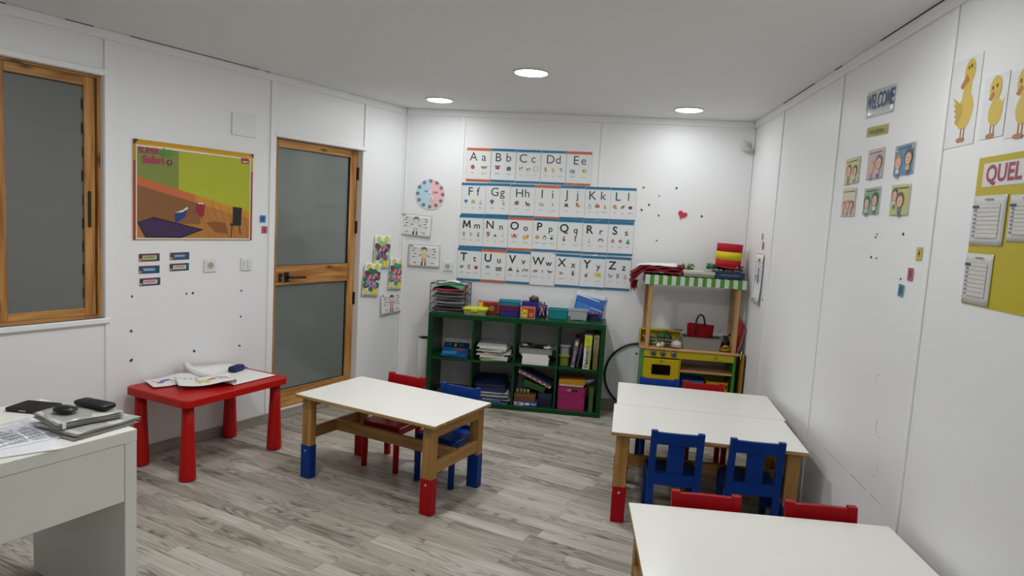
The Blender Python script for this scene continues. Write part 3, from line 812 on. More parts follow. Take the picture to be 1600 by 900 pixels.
# printed sheets
for k, (x, y, rz, lab) in enumerate(((-1.99, 2.07, dkr + 1.75, 'printed paper sheet with lines of text, on top of the desk papers'), (-1.97, 2.00, dkr + 1.45, 'white paper sheet under the printed sheet on the desk'), (-1.90, 1.955, dkr + 1.2, 'white paper sheet nearest the desk front edge'))):
    t = thing('paper_sheet', lab, 'paper', (x, y, zd + (2 - k) * .0025), rz, 'loose papers on the desk')
    wv = lambda x_, y_, k=k: (x_, y_, .0015 + .0008 * math.sin(12 * x_ + k) ** 2)
    q = MB(); q.sheet(.21, .297, lambda u, v: wv((u - .5) * .21, (v - .5) * .297), mat('#e8e9ee', .6, .02), 8, 8, .0008); q.build('sheet', t)
    if k < 2:
        L_ = []
        for r in range(26):
            yy = .12 - r * .0095
            if r % 7 == 6: continue
            L_.append(('#bfc1c9', bar(-.085, yy, .06 + .03 * random.random(), yy, .0042)))
        flat_print_on(wv, L_, t, 'printed_lines')

# ------------------------------------------------------------------ back wall: alphabet cards
ORANGE, TEAL = '#c9613f', '#1f6f97'
def icon(p, kind, x, z, s):
    """small flat pictures, s = half size"""
    E, R, Q, Ln = p.ell, p.rect, p.poly, p.line
    if kind == 'apple': E('#c04a5e', x, z, s * .8); Ln('#5a7a3a', [(x, z + s * .7), (x + s * .2, z + s * 1.1)], s * .2)
    elif kind == 'alligator':
        E('#6f9c4e', x, z, s * 1.1, s * .42); Q('#6f9c4e', [(x - s * 1.4, z + s * .1), (x - s * .5, z + s * .5), (x - s * .5, z - s * .1)]); Q('#5c8a40', [(x + s * .8, z - s * .2), (x + s * 1.5, z + s * .7), (x + s * .6, z + s * .3)])
        for k in (-.6, .5): R('#557f3c', x + k * s - .1 * s, z - s * .7, x + k * s + .15 * s, z)
    elif kind == 'butterfly':
        for a in (-1, 1): E('#a0437c', x + a * s * .5, z + s * .35, s * .5, s * .42, rot=a * .5); E('#8a3a6c', x + a * s * .42, z - s * .4, s * .36, s * .34)
        R('#3a2a3a', x - s * .08, z - s * .7, x + s * .08, z + s * .6)
    elif kind == 'berries':
        for a, c in ((-.5, -.3), (.5, -.3), (0, .4), (0, -.5), (-.3, .2), (.45, .25)): E('#5c6662', x + a * s, z + c * s, s * .42)
    elif kind == 'ringc': p.ring('#555555', x, z, s, s * .12)
    elif kind == 'cow':
        E('#d8d8d4', x, z, s * .8, s * .5); E('#3c3c3c', x - s * .3, z + s * .1, s * .3); E('#555555', x + s * .6, z + s * .4, s * .3)
        for k in (-.5, .4): R('#555555', x + k * s, z - s * .9, x + k * s + s * .16, z - s * .3)
    elif kind == 'duck': E('#e6c02c', x, z - s * .2, s * .6, s * .5); E('#e6c02c', x - s * .1, z + s * .5, s * .38); Q('#d87a2a', [(x - s * .8, z + s * .5), (x - s * .4, z + s * .65), (x - s * .4, z + s * .35)]); R('#d87a2a', x - s * .1, z - s * 1.0, x + s * .1, z - s * .6)
    elif kind == 'dog': E('#b58a4e', x, z - s * .3, s * .4, s * .6); E('#c79a5c', x, z + s * .5, s * .45, s * .4); E('#7a5a30', x - s * .4, z + s * .5, s * .15, s * .35)
    elif kind == 'dolphin': Q('#6c8fa0', [(x - s * .8, z + s * .3), (x, z + s * .9), (x + s * .6, z + s * .4), (x + s * .5, z - s * .6), (x + s * .2, z - s * 1.0), (x + s * .2, z - s * .2), (x - s * .2, z + s * .3)])
    elif kind == 'elephant': E('#8e979b', x, z, s * .9, s * .6); E('#9fa8ac', x - s * .7, z + s * .2, s * .45); R('#8e979b', x - s * 1.1, z - s * .8, x - s * .85, z + s * .1); R('#808a8e', x - s * .3, z - s * .9, x, z - s * .3); R('#808a8e', x + s * .4, z - s * .9, x + s * .7, z - s * .3)
    elif kind == 'ear': E('#c7a355', x, z, s * .9, s * .6); E('#e2c26a', x + s * .3, z + s * .1, s * .4); E('#8a6a3a', x - s * .4, z + s * .3, s * .2)
    elif kind == 'fan': E('#3a7f9e', x, z + s * .3, s * .8, s * .6); R('#3a6f8e', x - s * .1, z - s * 1.0, x + s * .1, z)
    elif kind == 'frog': E('#8fae3c', x, z - s * .2, s * .8, s * .55); E('#a2c14a', x - s * .35, z + s * .5, s * .32); E('#a2c14a', x + s * .35, z + s * .5, s * .32); E('#e6dc6a', x, z - s * .4, s * .4, s * .3)
    elif kind == 'finger': R('#c9a98a', x - s * .15, z - s * .2, x + s * .1, z + s * 1.0); E('#c9a98a', x, z - s * .5, s * .45, s * .5)
    elif kind == 'grapes':
        for a, c in ((-.5, .3), (0, .35), (.5, .3), (-.25, -.1), (.25, -.1), (0, -.55)): E('#5f6b74', x + a * s, z + c * s, s * .34)
        E('#6a8f4a', x, z + s * .8, s * .3, s * .2)
    elif kind == 'giraffe': R('#c79a4a', x - s * .1, z - s * .2, x + s * .15, z + s * .9); E('#c79a4a', x + s * .15, z - s * .3, s * .55, s * .32); E('#b5863c', x - s * .2, z + s * 1.0, s * .3, s * .2); R('#b5863c', x - s * .2, z - s * 1.1, x - s * .05, z - s * .3); R('#b5863c', x + s * .4, z - s * 1.1, x + s * .55, z - s * .3)
    elif kind == 'house': R('#b98a5a', x - s * .8, z - s * .7, x + s * .8, z + s * .1); Q('#7a4a3a', [(x - s * 1.1, z + s * .05), (x + s * 1.1, z + s * .05), (x + s * .3, z + s * .9)]); R('#5a3a2a', x - s * .2, z - s * .7, x + s * .2, z - s * .1)
    elif kind == 'horse': E('#8a4a3a', x, z, s * .8, s * .4); Q('#8a4a3a', [(x - s * .8, z), (x - s * 1.0, z + s * 1.0), (x - s * .5, z + s * 1.0), (x - s * .3, z + s * .2)]); [R('#7a3f30', x + k * s, z - s * .9, x + k * s + s * .18, z - s * .1) for k in (-.6, -.3, .4, .6)]
    elif kind == 'igloo': E('#9db8c0', x, z, s * .9, s * .7); E('#b9ced4', x + s * .1, z + s * .1, s * .6, s * .45); E('#6c8a94', x + s * .5, z - s * .3, s * .3)
    elif kind == 'cone': Q('#c9a36a', [(x - s * .3, z), (x + s * .3, z), (x, z - s * .9)]); E('#a9b06a', x, z + s * .25, s * .36)
    elif kind == 'jacket': Q('#59696a', [(x - s * .9, z - s * .7), (x - s * .5, z + s * .7), (x + s * .5, z + s * .7), (x + s * .9, z - s * .7), (x + s * .4, z - s * .5), (x - s * .4, z - s * .5)]); E('#46585a', x, z + s * .4, s * .3)
    elif kind == 'juice': R('#c28a3a', x - s * .7, z - s * .6, x + s * .1, z + s * .9); E('#d9973f', x + s * .4, z - s * .4, s * .5); R('#a5642e', x - s * .5, z - s * .1, x, z + s * .5)
    elif kind == 'key': p.ring('#777777', x, z - s * .3, s * .6, s * .15); E('#8a8a8a', x, z + s * .6, s * .3, s * .4)
    elif kind == 'king': E('#b5604a', x, z, s * .6, s * .9); E('#d9a98a', x, z + s * .4, s * .35); [E('#a8503c', x + k * s, z - s * .2, s * .25, s * .5) for k in (-.7, .7)]; E('#d8b03c', x, z + s * .9, s * .35, s * .16)
    elif kind == 'kangaroo': E('#c9a83c', x, z - s * .2, s * .4, s * .6); E('#c9a83c', x, z + s * .6, s * .26); Ln('#c9a83c', [(x, z - s * .6), (x + s * .9, z - s * .5)], s * .22)
    elif kind == 'lion': E('#8a5a2c', x - s * .2, z + s * .2, s * .7); E('#d9a840', x - s * .2, z + s * .2, s * .45); E('#d9a840', x + s * .3, z - s * .5, s * .5, s * .4)
    elif kind == 'leaf': E('#5f9a54', x, z, s * .95, s * .5, rot=.7); Ln('#3f7a3c', [(x - s * .8, z - s * .7), (x + s * .5, z + s * .4)], s * .1)
    elif kind == 'ladybird': E('#9a3a52', x, z, s * .8, s * .65); [E('#3a2a30', x + a * s, z + c * s, s * .16) for a, c in ((-.3, .2), (.3, .2), (0, -.3))]
    elif kind == 'monkey': E('#9a9488', x, z - s * .2, s * .4, s * .55); E('#b0a898', x, z + s * .55, s * .4); [Ln('#8a8478', [(x, z), (x + k * s, z + s * .4)], s * .16) for k in (-.9, .9)]; [Ln('#8a8478', [(x, z - s * .4), (x + k * s, z - s * 1.0)], s * .16) for k in (-.5, .5)]
    elif kind == 'mouth': E('#c98a94', x, z, s * .5, s * .9); E('#e2c4b8', x, z + s * .1, s * .28, s * .5)
    elif kind == 'mouse': E('#8f9698', x, z - s * .2, s * .5, s * .6); E('#a2a9ab', x - s * .35, z + s * .7, s * .3); E('#a2a9ab', x + s * .35, z + s * .7, s * .3); R('#8f9698', x - s * .7, z - s * .95, x + s * .7, z - s * .8)
    elif kind == 'nine': p.text('#a03a5a', '9', x, z, s * 2.9, .03)
    elif kind == 'net': E('#7d8688', x, z, s * .55); Ln('#6d7678', [(x - s * .9, z), (x - s * .4, z)], s * .2); E('#59605f', x, z, s * .3)
    elif kind == 'nose': Ln('#9aa0a0', [(x + s * .2, z + s * .8), (x + s * .3, z - s * .4), (x - s * .4, z - s * .4)], s * .14)
    elif kind == 'octopus': E('#b8454f', x, z + s * .3, s * .45); [Ln('#b8454f', [(x, z), (x + k * s, z - s * .9 + abs(k) * s * .3), (x + k * 1.2 * s, z + s * (abs(k) - .2))], s * .2) for k in (-.9, -.4, .4, .9)]
    elif kind == 'orange': E('#d9973a', x - s * .4, z - s * .15, s * .75); E('#e2a848', x + s * .5, z, s * .7); E('#e8c27a', x - s * .4, z - s * .15, s * .5); E('#4f6a4a', x + s * .9, z + s * .6, s * .5, s * .18, rot=.2)
    elif kind == 'pumpkin': E('#d98a2c', x, z - s * .1, s * .85, s * .7); E('#e8a03c', x, z - s * .1, s * .35, s * .68); R('#6a7a3a', x - s * .1, z + s * .5, x + s * .1, z + s * .95)
    elif kind == 'penguin': E('#3c4246', x, z - s * .1, s * .6, s * .8); E('#dfe3e4', x, z - s * .15, s * .42, s * .6); E('#3c4246', x, z + s * .65, s * .32); [Ln('#3c4246', [(x + k * s * .5, z + s * .2), (x + k * s * 1.0, z - s * .1)], s * .16) for k in (-1, 1)]
    elif kind == 'panda': E('#dfe3e4', x, z + s * .3, s * .55); E('#2f3335', x - s * .2, z - s * .4, s * .6, s * .45); E('#2f3335', x + s * .4, z + s * .7, s * .22); E('#2f3335', x - s * .4, z + s * .7, s * .22)
    elif kind == 'queen': E('#b5564c', x, z - s * .3, s * .5, s * .7); E('#d9ab8c', x, z + s * .5, s * .34); E('#a8493f', x, z + s * .9, s * .3, s * .2)
    elif kind == 'question': p.text('#a03a5a', '?', x, z, s * 3.0, .03)
    elif kind == 'rabbit': Ln('#8a9092', [(x, z + s * .9), (x - s * .1, z), (x + s * .3, z - s * .3), (x - s * .4, z - s * .8), (x + s * .5, z - s * .8)], s * .14)
    elif kind == 'rainbow':
        for k, c in enumerate(('#4c5558', '#7a8488', '#9aa4a6')): Ln(c, [(x + (1 - k * .22) * s * math.cos(a), z - s * .5 + (1 - k * .22) * s * math.sin(a)) for a in [PI * i / 8 for i in range(9)]], s * .18)
    elif kind == 'snail': E('#a5764a', x, z + s * .2, s * .6); E('#c9a070', x, z + s * .2, s * .35); Ln('#b58a5a', [(x - s * .9, z - s * .4), (x + s * .8, z - s * .4)], s * .25)
    elif kind == 'star': Q('#b8455f', [(x + (s if i % 2 == 0 else s * .42) * math.sin(PI * i / 5), z + (s if i % 2 == 0 else s * .42) * math.cos(PI * i / 5)) for i in range(10)])
    elif kind == 'snake': E('#4f8a54', x, z - s * .5, s * .8, s * .4); E('#5f9a60', x, z, s * .6, s * .36); E('#4f8a54', x + s * .1, z + s * .6, s * .36)
    elif kind == 'turtle': E('#6f9c54', x - s * .1, z, s * .75, s * .55); E('#8ab86a', x + s * .7, z + s * .5, s * .3); R('#5f8a48', x - s * .6, z - s * .7, x - s * .3, z - s * .3)
    elif kind == 'teddy': E('#a8824a', x, z - s * .35, s * .6, s * .55); E('#b58e54', x, z + s * .4, s * .45); E('#a8824a', x - s * .4, z + s * .8, s * .2); E('#a8824a', x + s * .4, z + s * .8, s * .2); E('#d8c08a', x, z - s * .35, s * .3)
    elif kind == 'tomato': E('#a83f56', x, z, s * .8, s * .72); E('#6a8f4a', x, z + s * .6, s * .3, s * .14)
    elif kind == 'umbrella': Q('#4a78a8', [(x - s * .9, z)] + [(x + s * .9 * math.cos(a), z + s * .8 * math.sin(a)) for a in [PI * (8 - i) / 8 for i in range(1, 8)]] + [(x + s * .9, z)]); R('#4a6a90', x - s * .06, z - s * .9, x + s * .06, z)
    elif kind == 'uniform': R('#4c5a50', x - s * 1.1, z - s * .7, x + s * 1.1, z + s * .7); R('#8a9a7a', x - s * .8, z - s * .4, x - s * .1, z + s * .5); R('#c9c4a0', x + s * .2, z - s * .4, x + s * .8, z + s * .1)
    elif kind == 'volcano': Q('#4c5a4a', [(x - s, z - s * .5), (x - s * .3, z + s * .5), (x + s * .3, z + s * .5), (x + s, z - s * .5)]); R('#3f4a40', x - s * 1.1, z - s * .7, x + s * 1.1, z - s * .5); E('#8a9088', x, z + s * .8, s * .3, s * .14)
    elif kind == 'violin': E('#5a5a58', x, z - s * .4, s * .4, s * .5); R('#4a4a48', x - s * .08, z, x + s * .1, z + s * 1.0); E('#6a6a66', x + s * .3, z - s * .2, s * .3)
    elif kind == 'vegetables': [E(c, x + a * s, z + d * s, s * .35) for a, d, c in ((-.8, -.3, '#59654f'), (-.2, .3, '#7a8a5a'), (.4, -.3, '#6a705a'), (1.0, .0, '#4f5a4a'))]
    elif kind == 'watermelon': Q('#b5454f', [(x - s * 1.1, z - s * .2)] + [(x + s * 1.1 * math.cos(a), z - s * .3 + s * .8 * math.sin(a) + .3 * s * math.cos(a)) for a in [PI * (6 - i) / 6 for i in range(1, 7)]]); Ln('#5f8a4a', [(x - s * 1.1, z - s * .3), (x, z - s * .5), (x + s * 1.1, z)], s * .18)
    elif kind == 'water': R('#9fb0b8', x - s * .35, z - s * .2, x + s * .35, z + s * .8); R('#8a9aa2', x - s * .1, z - s * .8, x + s * .1, z - s * .2)
    elif kind == 'wolf': E('#6a7072', x + s * .1, z, s * .8, s * .35); E('#5a6062', x - s * .7, z + s * .3, s * .3); Ln('#5a6062', [(x + s * .7, z), (x + s * 1.2, z + s * .6)], s * .18); R('#5a6062', x - s * .4, z - s * .8, x - s * .2, z); R('#5a6062', x + s * .4, z - s * .8, x + s * .6, z)
    elif kind == 'xylophone': [R(c, x - s * .7 + k * s * .35, z - s * .6 + k * s * .1, x - s * .45 + k * s * .35, z + s * .6 - k * s * .1) for k, c in enumerate(('#b5453f', '#6a7a5a', '#c98a3a', '#a83f48'))]
    elif kind == 'xray': E('#3c4042', x, z + s * .5, s * .45); R('#4c5052', x - s * .45, z - s * .9, x + s * .45, z + s * .1); R('#b9bcbc', x - s * .3, z - s * .4, x + s * .3, z - s * .3); E('#c9cccc', x, z + s * .5, s * .2)
    elif kind == 'yoyo': E('#a8604a', x - s * .2, z - s * .2, s * .55, s * .7); Ln('#8a8a84', [(x, z + s * .4), (x + s * .3, z + s * .9), (x + s * 1.0, z + s * .8)], s * .12)
    elif kind == 'yellow': R('#d8c62e', x - s * 1.05, z - s * .75, x + s * 1.05, z + s * .75)
    elif kind == 'zebra': Ln('#4c5052', [(x - s * .8, z + s * .9), (x - s * .4, z + s * .1), (x + s * .7, z - s * .1), (x + s * 1.0, z + s * .3)], s * .3); [Ln('#5c6062', [(x + k * s, z), (x + k * s, z - s * .9)], s * .14) for k in (-.4, .1, .6)]
    elif kind == 'zip': [Ln('#4f5a54', [(x + k * s * .4, z + s * .9), (x + k * s * .12, z - s * .9)], s * .3) for k in (-1, 1)]
    elif kind == 'zoo': E('#c98a54', x, z, s * .45, s * .8); E('#e8d8b8', x, z, s * .25, s * .5); R('#b5763f', x - s * .9, z - s * .9, x + s * .9, z - s * .75)
ALPHA = {'A': [('apple', 'apple'), ('alligator', 'alligator')], 'B': [('butterfly', 'butterfly'), ('berries', 'berries')], 'C': [('cow', 'cow'), ('cow', 'cat'), ('ringc', 'circle')],
         'D': [('dog', 'dog'), ('duck', 'duck'), ('dolphin', 'dolphin')], 'E': [('elephant', 'elephant'), ('ear', 'ear')], 'F': [('fan', 'fan'), ('frog', 'frog'), ('finger', 'finger')],
         'G': [('grapes', 'grapes'), ('giraffe', 'giraffe')], 'H': [('house', 'house'), ('horse', 'horse')], 'I': [('igloo', 'igloo'), ('cone', 'ice cream')], 'J': [('jacket', 'jacket'), ('juice', 'juice')],
         'K': [('key', 'key'), ('king', 'king'), ('kangaroo', 'kangaroo')], 'L': [('lion', 'lion'), ('leaf', 'leaf'), ('ladybird', 'ladybird')], 'M': [('monkey', 'monkey'), ('mouth', 'mouth'), ('mouse', 'mouse')],
         'N': [('nine', 'nine'), ('net', 'net'), ('nose', 'nose')], 'O': [('octopus', 'octopus'), ('orange', 'orange')], 'P': [('pumpkin', 'pumpkin'), ('penguin', 'penguin'), ('panda', 'panda')],
         'Q': [('queen', 'queen'), ('question', 'question')], 'R': [('rabbit', 'rabbit'), ('rainbow', 'rainbow')], 'S': [('snail', 'snail'), ('star', 'starfish'), ('snake', 'snake')],
         'T': [('turtle', 'turtle'), ('teddy', 'teddy'), ('tomato', 'tomato')], 'U': [('umbrella', 'umbrella'), ('uniform', 'uniform')], 'V': [('volcano', 'volcano'), ('violin', 'violin'), ('vegetables', 'vegetables')],
         'W': [('watermelon', 'watermelon'), ('water', 'water'), ('wolf', 'wolf')], 'X': [('xylophone', 'xylophone'), ('xray', 'x-ray')], 'Y': [('yoyo', 'yo-yo'), ('yellow', 'yellow')], 'Z': [('zebra', 'zebra'), ('zip', 'zip'), ('zoo', 'zoo')]}
ROWS = [('ABCDE', -1.170, -.088, 2.0295, 2.039), ('FGHIJKL', -1.199, .305, 1.730, 1.756), ('MNOPQRS', -1.204, .3055, 1.450, 1.467), ('TUVWXYZ', -1.207, .305, 1.162, 1.166)]
CWD, CHT = .2145, .283
PIC = {'A': 'apple and alligator', 'B': 'butterfly', 'C': 'circle', 'D': 'yellow duck', 'E': 'elephant', 'F': 'frog', 'G': 'giraffe', 'H': 'house and horse', 'I': 'igloo', 'J': 'jacket', 'K': 'kangaroo', 'L': 'leaf', 'M': 'mouse',
       'N': 'red number nine', 'O': 'orange', 'P': 'pumpkin', 'Q': 'red question mark', 'R': 'rainbow', 'S': 'red starfish', 'T': 'teddy bear', 'U': 'blue umbrella', 'V': 'volcano', 'W': 'watermelon', 'X': 'x-ray', 'Y': 'yellow square', 'Z': 'zebra'}
for ri, (letters, x0, x1, z0, z1) in enumerate(ROWS):
    n = len(letters)
    for i, L_ in enumerate(letters):
        fr = (i + .5) / n; x = x0 + (x1 - x0) * fr; z = z0 + (z1 - z0) * fr + random.uniform(-.002, .002)
        lab = 'alphabet card with large letters %s %s and %s picture' % (L_, L_.lower(), PIC[L_])
        c = card('alphabet_card', lab, 'alphabet card', on_back(x, z, .0068 + .0009 * (i % 2) + .0016 * ri), CWD, CHT, random.uniform(-.006, .004) - math.atan2(z1 - z0, x1 - x0), 'alphabet cards on the back wall')
        col = ORANGE if L_ in 'AEIOU' else TEAL
        p = Print()
        if L_ != 'W': p.rect(col, -CWD / 2, CHT / 2 - .021, CWD / 2, CHT / 2); p.rect('#b9dcec' if col == TEAL else '#f0c4b4', -CWD / 2, CHT / 2 - .027, CWD / 2, CHT / 2 - .021); p.rect(col, -CWD / 2, -CHT / 2, CWD / 2, -CHT / 2 + .017)
        else: p.rect('#cdd3d4', -CWD / 2, -CHT / 2, CWD / 2, -CHT / 2 + .004); p.rect('#44586a', CWD / 2 - .02, CHT / 2 - .006, CWD / 2, CHT / 2)
        p.rect('#b4b8b9', -CWD / 2, -CHT / 2, -CWD / 2 + .0025, CHT / 2)
        p.build('colour_bars', c)
        tight = L_ in 'DEFGHMW'
        def part_letter(ch, x_, z_, sz, bo, hx):
            pp = Print(.0022)
            if ch == 'M':
                a_, h_ = .030, .034
                for x0_, z0_, x1_, z1_ in ((-a_, -h_, -a_ + .006, h_), (-a_ + .006, h_, 0, -h_ + .012), (0, -h_ + .012, a_ - .006, h_), (a_ - .006, h_, a_, -h_)):
                    kk = pp.k; pp.poly(hx, [(x_ + x0_ - .0065, z_ + z0_), (x_ + x0_ + .0065, z_ + z0_), (x_ + x1_ + .0065, z_ + z1_), (x_ + x1_ - .0065, z_ + z1_)]); pp.k = kk
            else: pp.text(hx, ch, x_, z_, sz, bo)
            pp.build('letter', c)
        if ri < 2:
            part_letter(L_, -.026 if tight else -.045, .064, .104, 0.0, '#2a2b2e'); part_letter(L_.lower(), .040 if tight else .045, .064, .100, 0.0, '#2a2b2e')
        else:
            bo = .012 if L_ in 'NWX' else .019
            part_letter(L_, -.040 if tight else -.050, .064, .098, bo, '#222326'); part_letter(L_.lower(), .052 if tight else .048, .052, .076, min(bo, .013), '#222326')
        it = ALPHA[L_]; m = len(it)
        for k, (kd, wd) in enumerate(it):
            xx = (k - (m - 1) / 2) * (.098 if m == 2 else .064); zz = -.022 + .004 * math.sin(3 * k + i)
            p = Print(.0022); icon(p, kd, xx, zz, .023 if m == 2 else .0215); p.text('#45464a', wd, xx, -.070 - .003 * (k % 2), .0125); p.build('picture', c)

# ------------------------------------------------------------------ back wall: other things
def shelf_curl(a, top=True): return lambda x, z: 0.004 + a * max(0, -z) ** 2 * 20
ck = card('learning_clock', 'round paper clock with blue and pink halves above the drawings', 'paper clock', on_back(-1.478, 1.757, .003), .02, .02)
q = MB(); q.lathe([(.001, 0), (.136, 0), (.136, .003), (.001, .003)], mat('#eef0f0', .4, 0), 40, M=Matrix.Rotation(PI / 2, 4, 'X'), smooth=False); dsc = q.build('disc', ck)
p = Print(.0036)
for s_, hx_ in ((1, '#efc3c6'), (-1, '#bfdcee')): p.poly(hx_, [(s_ * .128 * math.sin(PI * i / 20), .128 * math.cos(PI * i / 20)) for i in range(21)])
for i in range(12):
    a = 2 * PI * i / 12; p.ell('#6b6f74', .112 * math.sin(a), .112 * math.cos(a), .0155); p.text('#d9dcdd', str(12 if i == 0 else i), .112 * math.sin(a), .112 * math.cos(a), .016)
p.text('#44506a', 'to', -.036, .024, .034, .004); p.text('#8a4450', 'past', .048, .018, .030, .004); p.build('face_print', ck)
q = MB(); q.prism([(-.008, .0), (.0, .045), (.010, .0), (.004, -.055), (-.004, -.055)], -.009, -.0065, mat('#f2f3f3', .5, 0)); q.build('minute_hand', ck)
q = MB(); q.prism([(-.004, .004), (.006, .0), (.036, -.045), (.024, -.052)], -.0115, -.0095, mat('#f2f3f3', .5, 0)); q.build('hour_hand', ck)
q = MB(); q.lathe([(.006, .006), (.006, .012), (.003, .014)], mat('#8a8d8f', .4, 0, metal=.5), 10, M=Matrix.Rotation(PI / 2, 4, 'X')); q.build('pin', ck)

def body_sheet(label, place, w, h, tilt, shirt, pants, hair, fn):
    c = card('body_drawing', label, 'drawing', place, w, h, tilt, 'labelled body drawings', fn, PAPER, nx=8)
    p = Print(.0022, fn)
    for a in (0, 1): p.rect('#7d8487', -w / 2 + .002, -h / 2 + .002 + a * (h - .007), w / 2 - .002, -h / 2 + .005 + a * (h - .007))
    for a in (0, 1): p.rect('#7d8487', -w / 2 + .002 + a * (w - .007), -h / 2 + .002, -w / 2 + .005 + a * (w - .007), h / 2 - .002)
    p.rect('#8a8f93', -w / 2 + .01, h / 2 - .022, -w / 2 + .045, h / 2 - .010)
    s_ = h / .2
    p.line('#6a5f58', [(-.045 * s_, .005 * s_), (0, .015 * s_), (.05 * s_, -.002 * s_)], .007 * s_)
    p.rect(pants, -.022 * s_, -.055 * s_, -.003 * s_, -.012 * s_); p.rect(pants, .003 * s_, -.055 * s_, .022 * s_, -.012 * s_)
    p.poly(shirt, [(-.022 * s_, -.02 * s_), (.022 * s_, -.02 * s_), (.026 * s_, .022 * s_), (-.026 * s_, .022 * s_)])
    p.rect('#3a3a3c', -.024 * s_, -.085 * s_, -.010 * s_, -.055 * s_); p.rect('#3a3a3c', .008 * s_, -.085 * s_, .020 * s_, -.055 * s_)
    p.ell('#7f756e', 0, .048 * s_, .030 * s_, .029 * s_); p.ell('#eadfd6', 0, .045 * s_, .026 * s_, .025 * s_)
    p.poly(hair, [(-.029 * s_, .050 * s_), (-.022 * s_, .074 * s_), (.0, .082 * s_), (.022 * s_, .074 * s_), (.029 * s_, .050 * s_), (.0, .060 * s_)])
    for k in (-1, 1): p.ell('#2f2f30', k * .010 * s_, .043 * s_, .003 * s_)
    for k, (zz, l0) in enumerate(((.065, .06), (.045, .075), (.018, .055), (-.010, .07), (-.06, .05))):
        for sg in (-1, 1):
            x0 = sg * .032 * s_; x1 = sg * (.032 + l0 * .75) * s_
            p.line('#8a8f92', [(x0, zz * s_ * .9), (x1, zz * s_)], .0016); p.rect('#50555a', min(x1, x1 + sg * .022), zz * s_ - .003, max(x1, x1 + sg * .022), zz * s_ + .003)
    p.build('drawing_print', c); return c
cu = lambda x, z: .002 + .10 * max(0, .05 - z) ** 2
body_sheet('labelled body drawing in grey and pink directly under the paper clock', on_back(-1.594, 1.474, .009), .285, .195, .055, '#e6e4e2', '#e0b8b4', '#8f7f7a', lambda x, z: .001 + .16 * max(0, -z) ** 2)
body_sheet('labelled body drawing with yellow shirt beside the socket', on_back(-1.508, 1.209, .009), .290, .200, .0, '#e6d98a', '#d99a8a', '#6f655f', lambda x, z: .001 + .30 * max(0, -z) ** 2)
body_sheet('labelled body drawing with curling edges, lowest, next to the door', on_left(.115, .782, .012), .285, .185, -.05, '#e2b4ac', '#d8a49c', '#3f3a38', lambda x, z: .001 + 1.2 * max(0, abs(x) - .07) ** 2 + .5 * max(0, -z) ** 2)
def flower_sheet(label, place, tilt, wings, dots, fn, leaf, mid):
    w, h = .20, .285
    c = card('butterfly_painting', label, 'drawing', place, w, h, tilt, 'butterfly colouring sheets by the door', fn, PAPER, nx=8)
    p = Print(.0024, fn)
    for x, z, r in ((-.045, .105, .026), (.05, .112, .026), (.045, -.10, .034), (-.05, -.108, .016), (-.085, -.08, .02 if dots else .012)): p.ell('#d8cf2c', x, z, r); p.ell('#e8e04a', x, z, r * .6)
    for x, z, r in ((-.02, .07, .034), (.03, .065, .034), (.07, .02, .03), (.06, -.045, .036), (-.07, -.05, .034), (-.08, .0, .03), (.0, -.08, .028)): p.ell(leaf, x, z, r, r * .8)
    for sg, a in ((-1, .6), (1, -.6)): p.ell('#5a3a52', sg * .045, .028, .062, .032, rot=-a * 1.1); p.ell(wings, sg * .045, .028, .056, .027, rot=-a * 1.1); p.ell('#5a3a52', sg * .032, -.035, .046, .026, rot=a * 1.2); p.ell(mid, sg * .032, -.035, .041, .022, rot=a * 1.2)
    for x, z in ((-.07, .045), (-.045, .03), (.07, .045), (.045, .03), (-.04, -.045), (.04, -.05), (-.02, .0), (.02, .0)): p.ell(dots, x, z, .010)
    p.rect('#3a2a3a', -.004, -.05, .004, .05)
    for k in range(4): p.rect('#8a8d90', -.07 + k * .036, -.136, -.044 + k * .036, -.131)
    p.build('painting', c); return c
flower_sheet('butterfly colouring sheet, highest of three, pale green leaves', on_left(.262, 1.235, .010), .05, '#e0a0ae', '#9a3a5a', lambda x, z: .001 + .9 * max(0, abs(x) - .03) ** 2, '#9cc48a', '#8a6aa8')
flower_sheet('butterfly colouring sheet nearest the door with dark green leaves', on_left(.382, 1.003, .014), .11, '#d99ab4', '#a8486a', lambda x, z: .001 + .8 * max(0, abs(x) - .03) ** 2, '#2f7a4e', '#b49ac8')
flower_sheet('butterfly colouring sheet with only pink wings, right of the other two', on_left(.062, 1.038, .012), .09, '#e2a0a8', '#b04a5c', lambda x, z: .001 + .9 * max(0, abs(x) - .04) ** 2, '#4c9a72', '#e2a0a8')

# heart, motion sensor, sockets, putty
ht = card('paper_heart', 'small red paper heart on the back wall', 'paper heart', on_back(.697, 1.697, .002), .004, .004)
hp = [(16 * math.sin(a) ** 3, 13 * math.cos(a) - 5 * math.cos(2 * a) - 2 * math.cos(3 * a) - math.cos(4 * a)) for a in [2 * PI * i / 28 for i in range(28)]]
Rr = lambda x, z, a=-.35: (x * math.cos(a) - z * math.sin(a), x * math.sin(a) + z * math.cos(a))
q = MB(); q.prism([Rr(x * .0029, z * .0029) for x, z in hp], -.003, -.0005, mat('#f0d8d8', .5, 0)); q.build('rim', ht)
q = MB(); q.prism([Rr(x * .0024, z * .0024) for x, z in hp], -.0042, -.003, mat('#c93a52', .4, .1)); q.build('heart', ht)
p = Print(.0046); p.line('#8f2238', [Rr(-.02, .0), Rr(-.012, .012), Rr(.006, -.002), Rr(.022, .012)], .0022); p.build('scribble', ht)
ms = thing('motion_sensor', 'small off-white motion sensor high in the right back corner', 'sensor', (1.157, YB, 2.264), .35)
M_OFF = mat('#d3d3c9', .45, .02)
q = MB(); q.box((0, -.018, .02), (.058, .036, .075), M_OFF, .01); q.build('housing', ms)
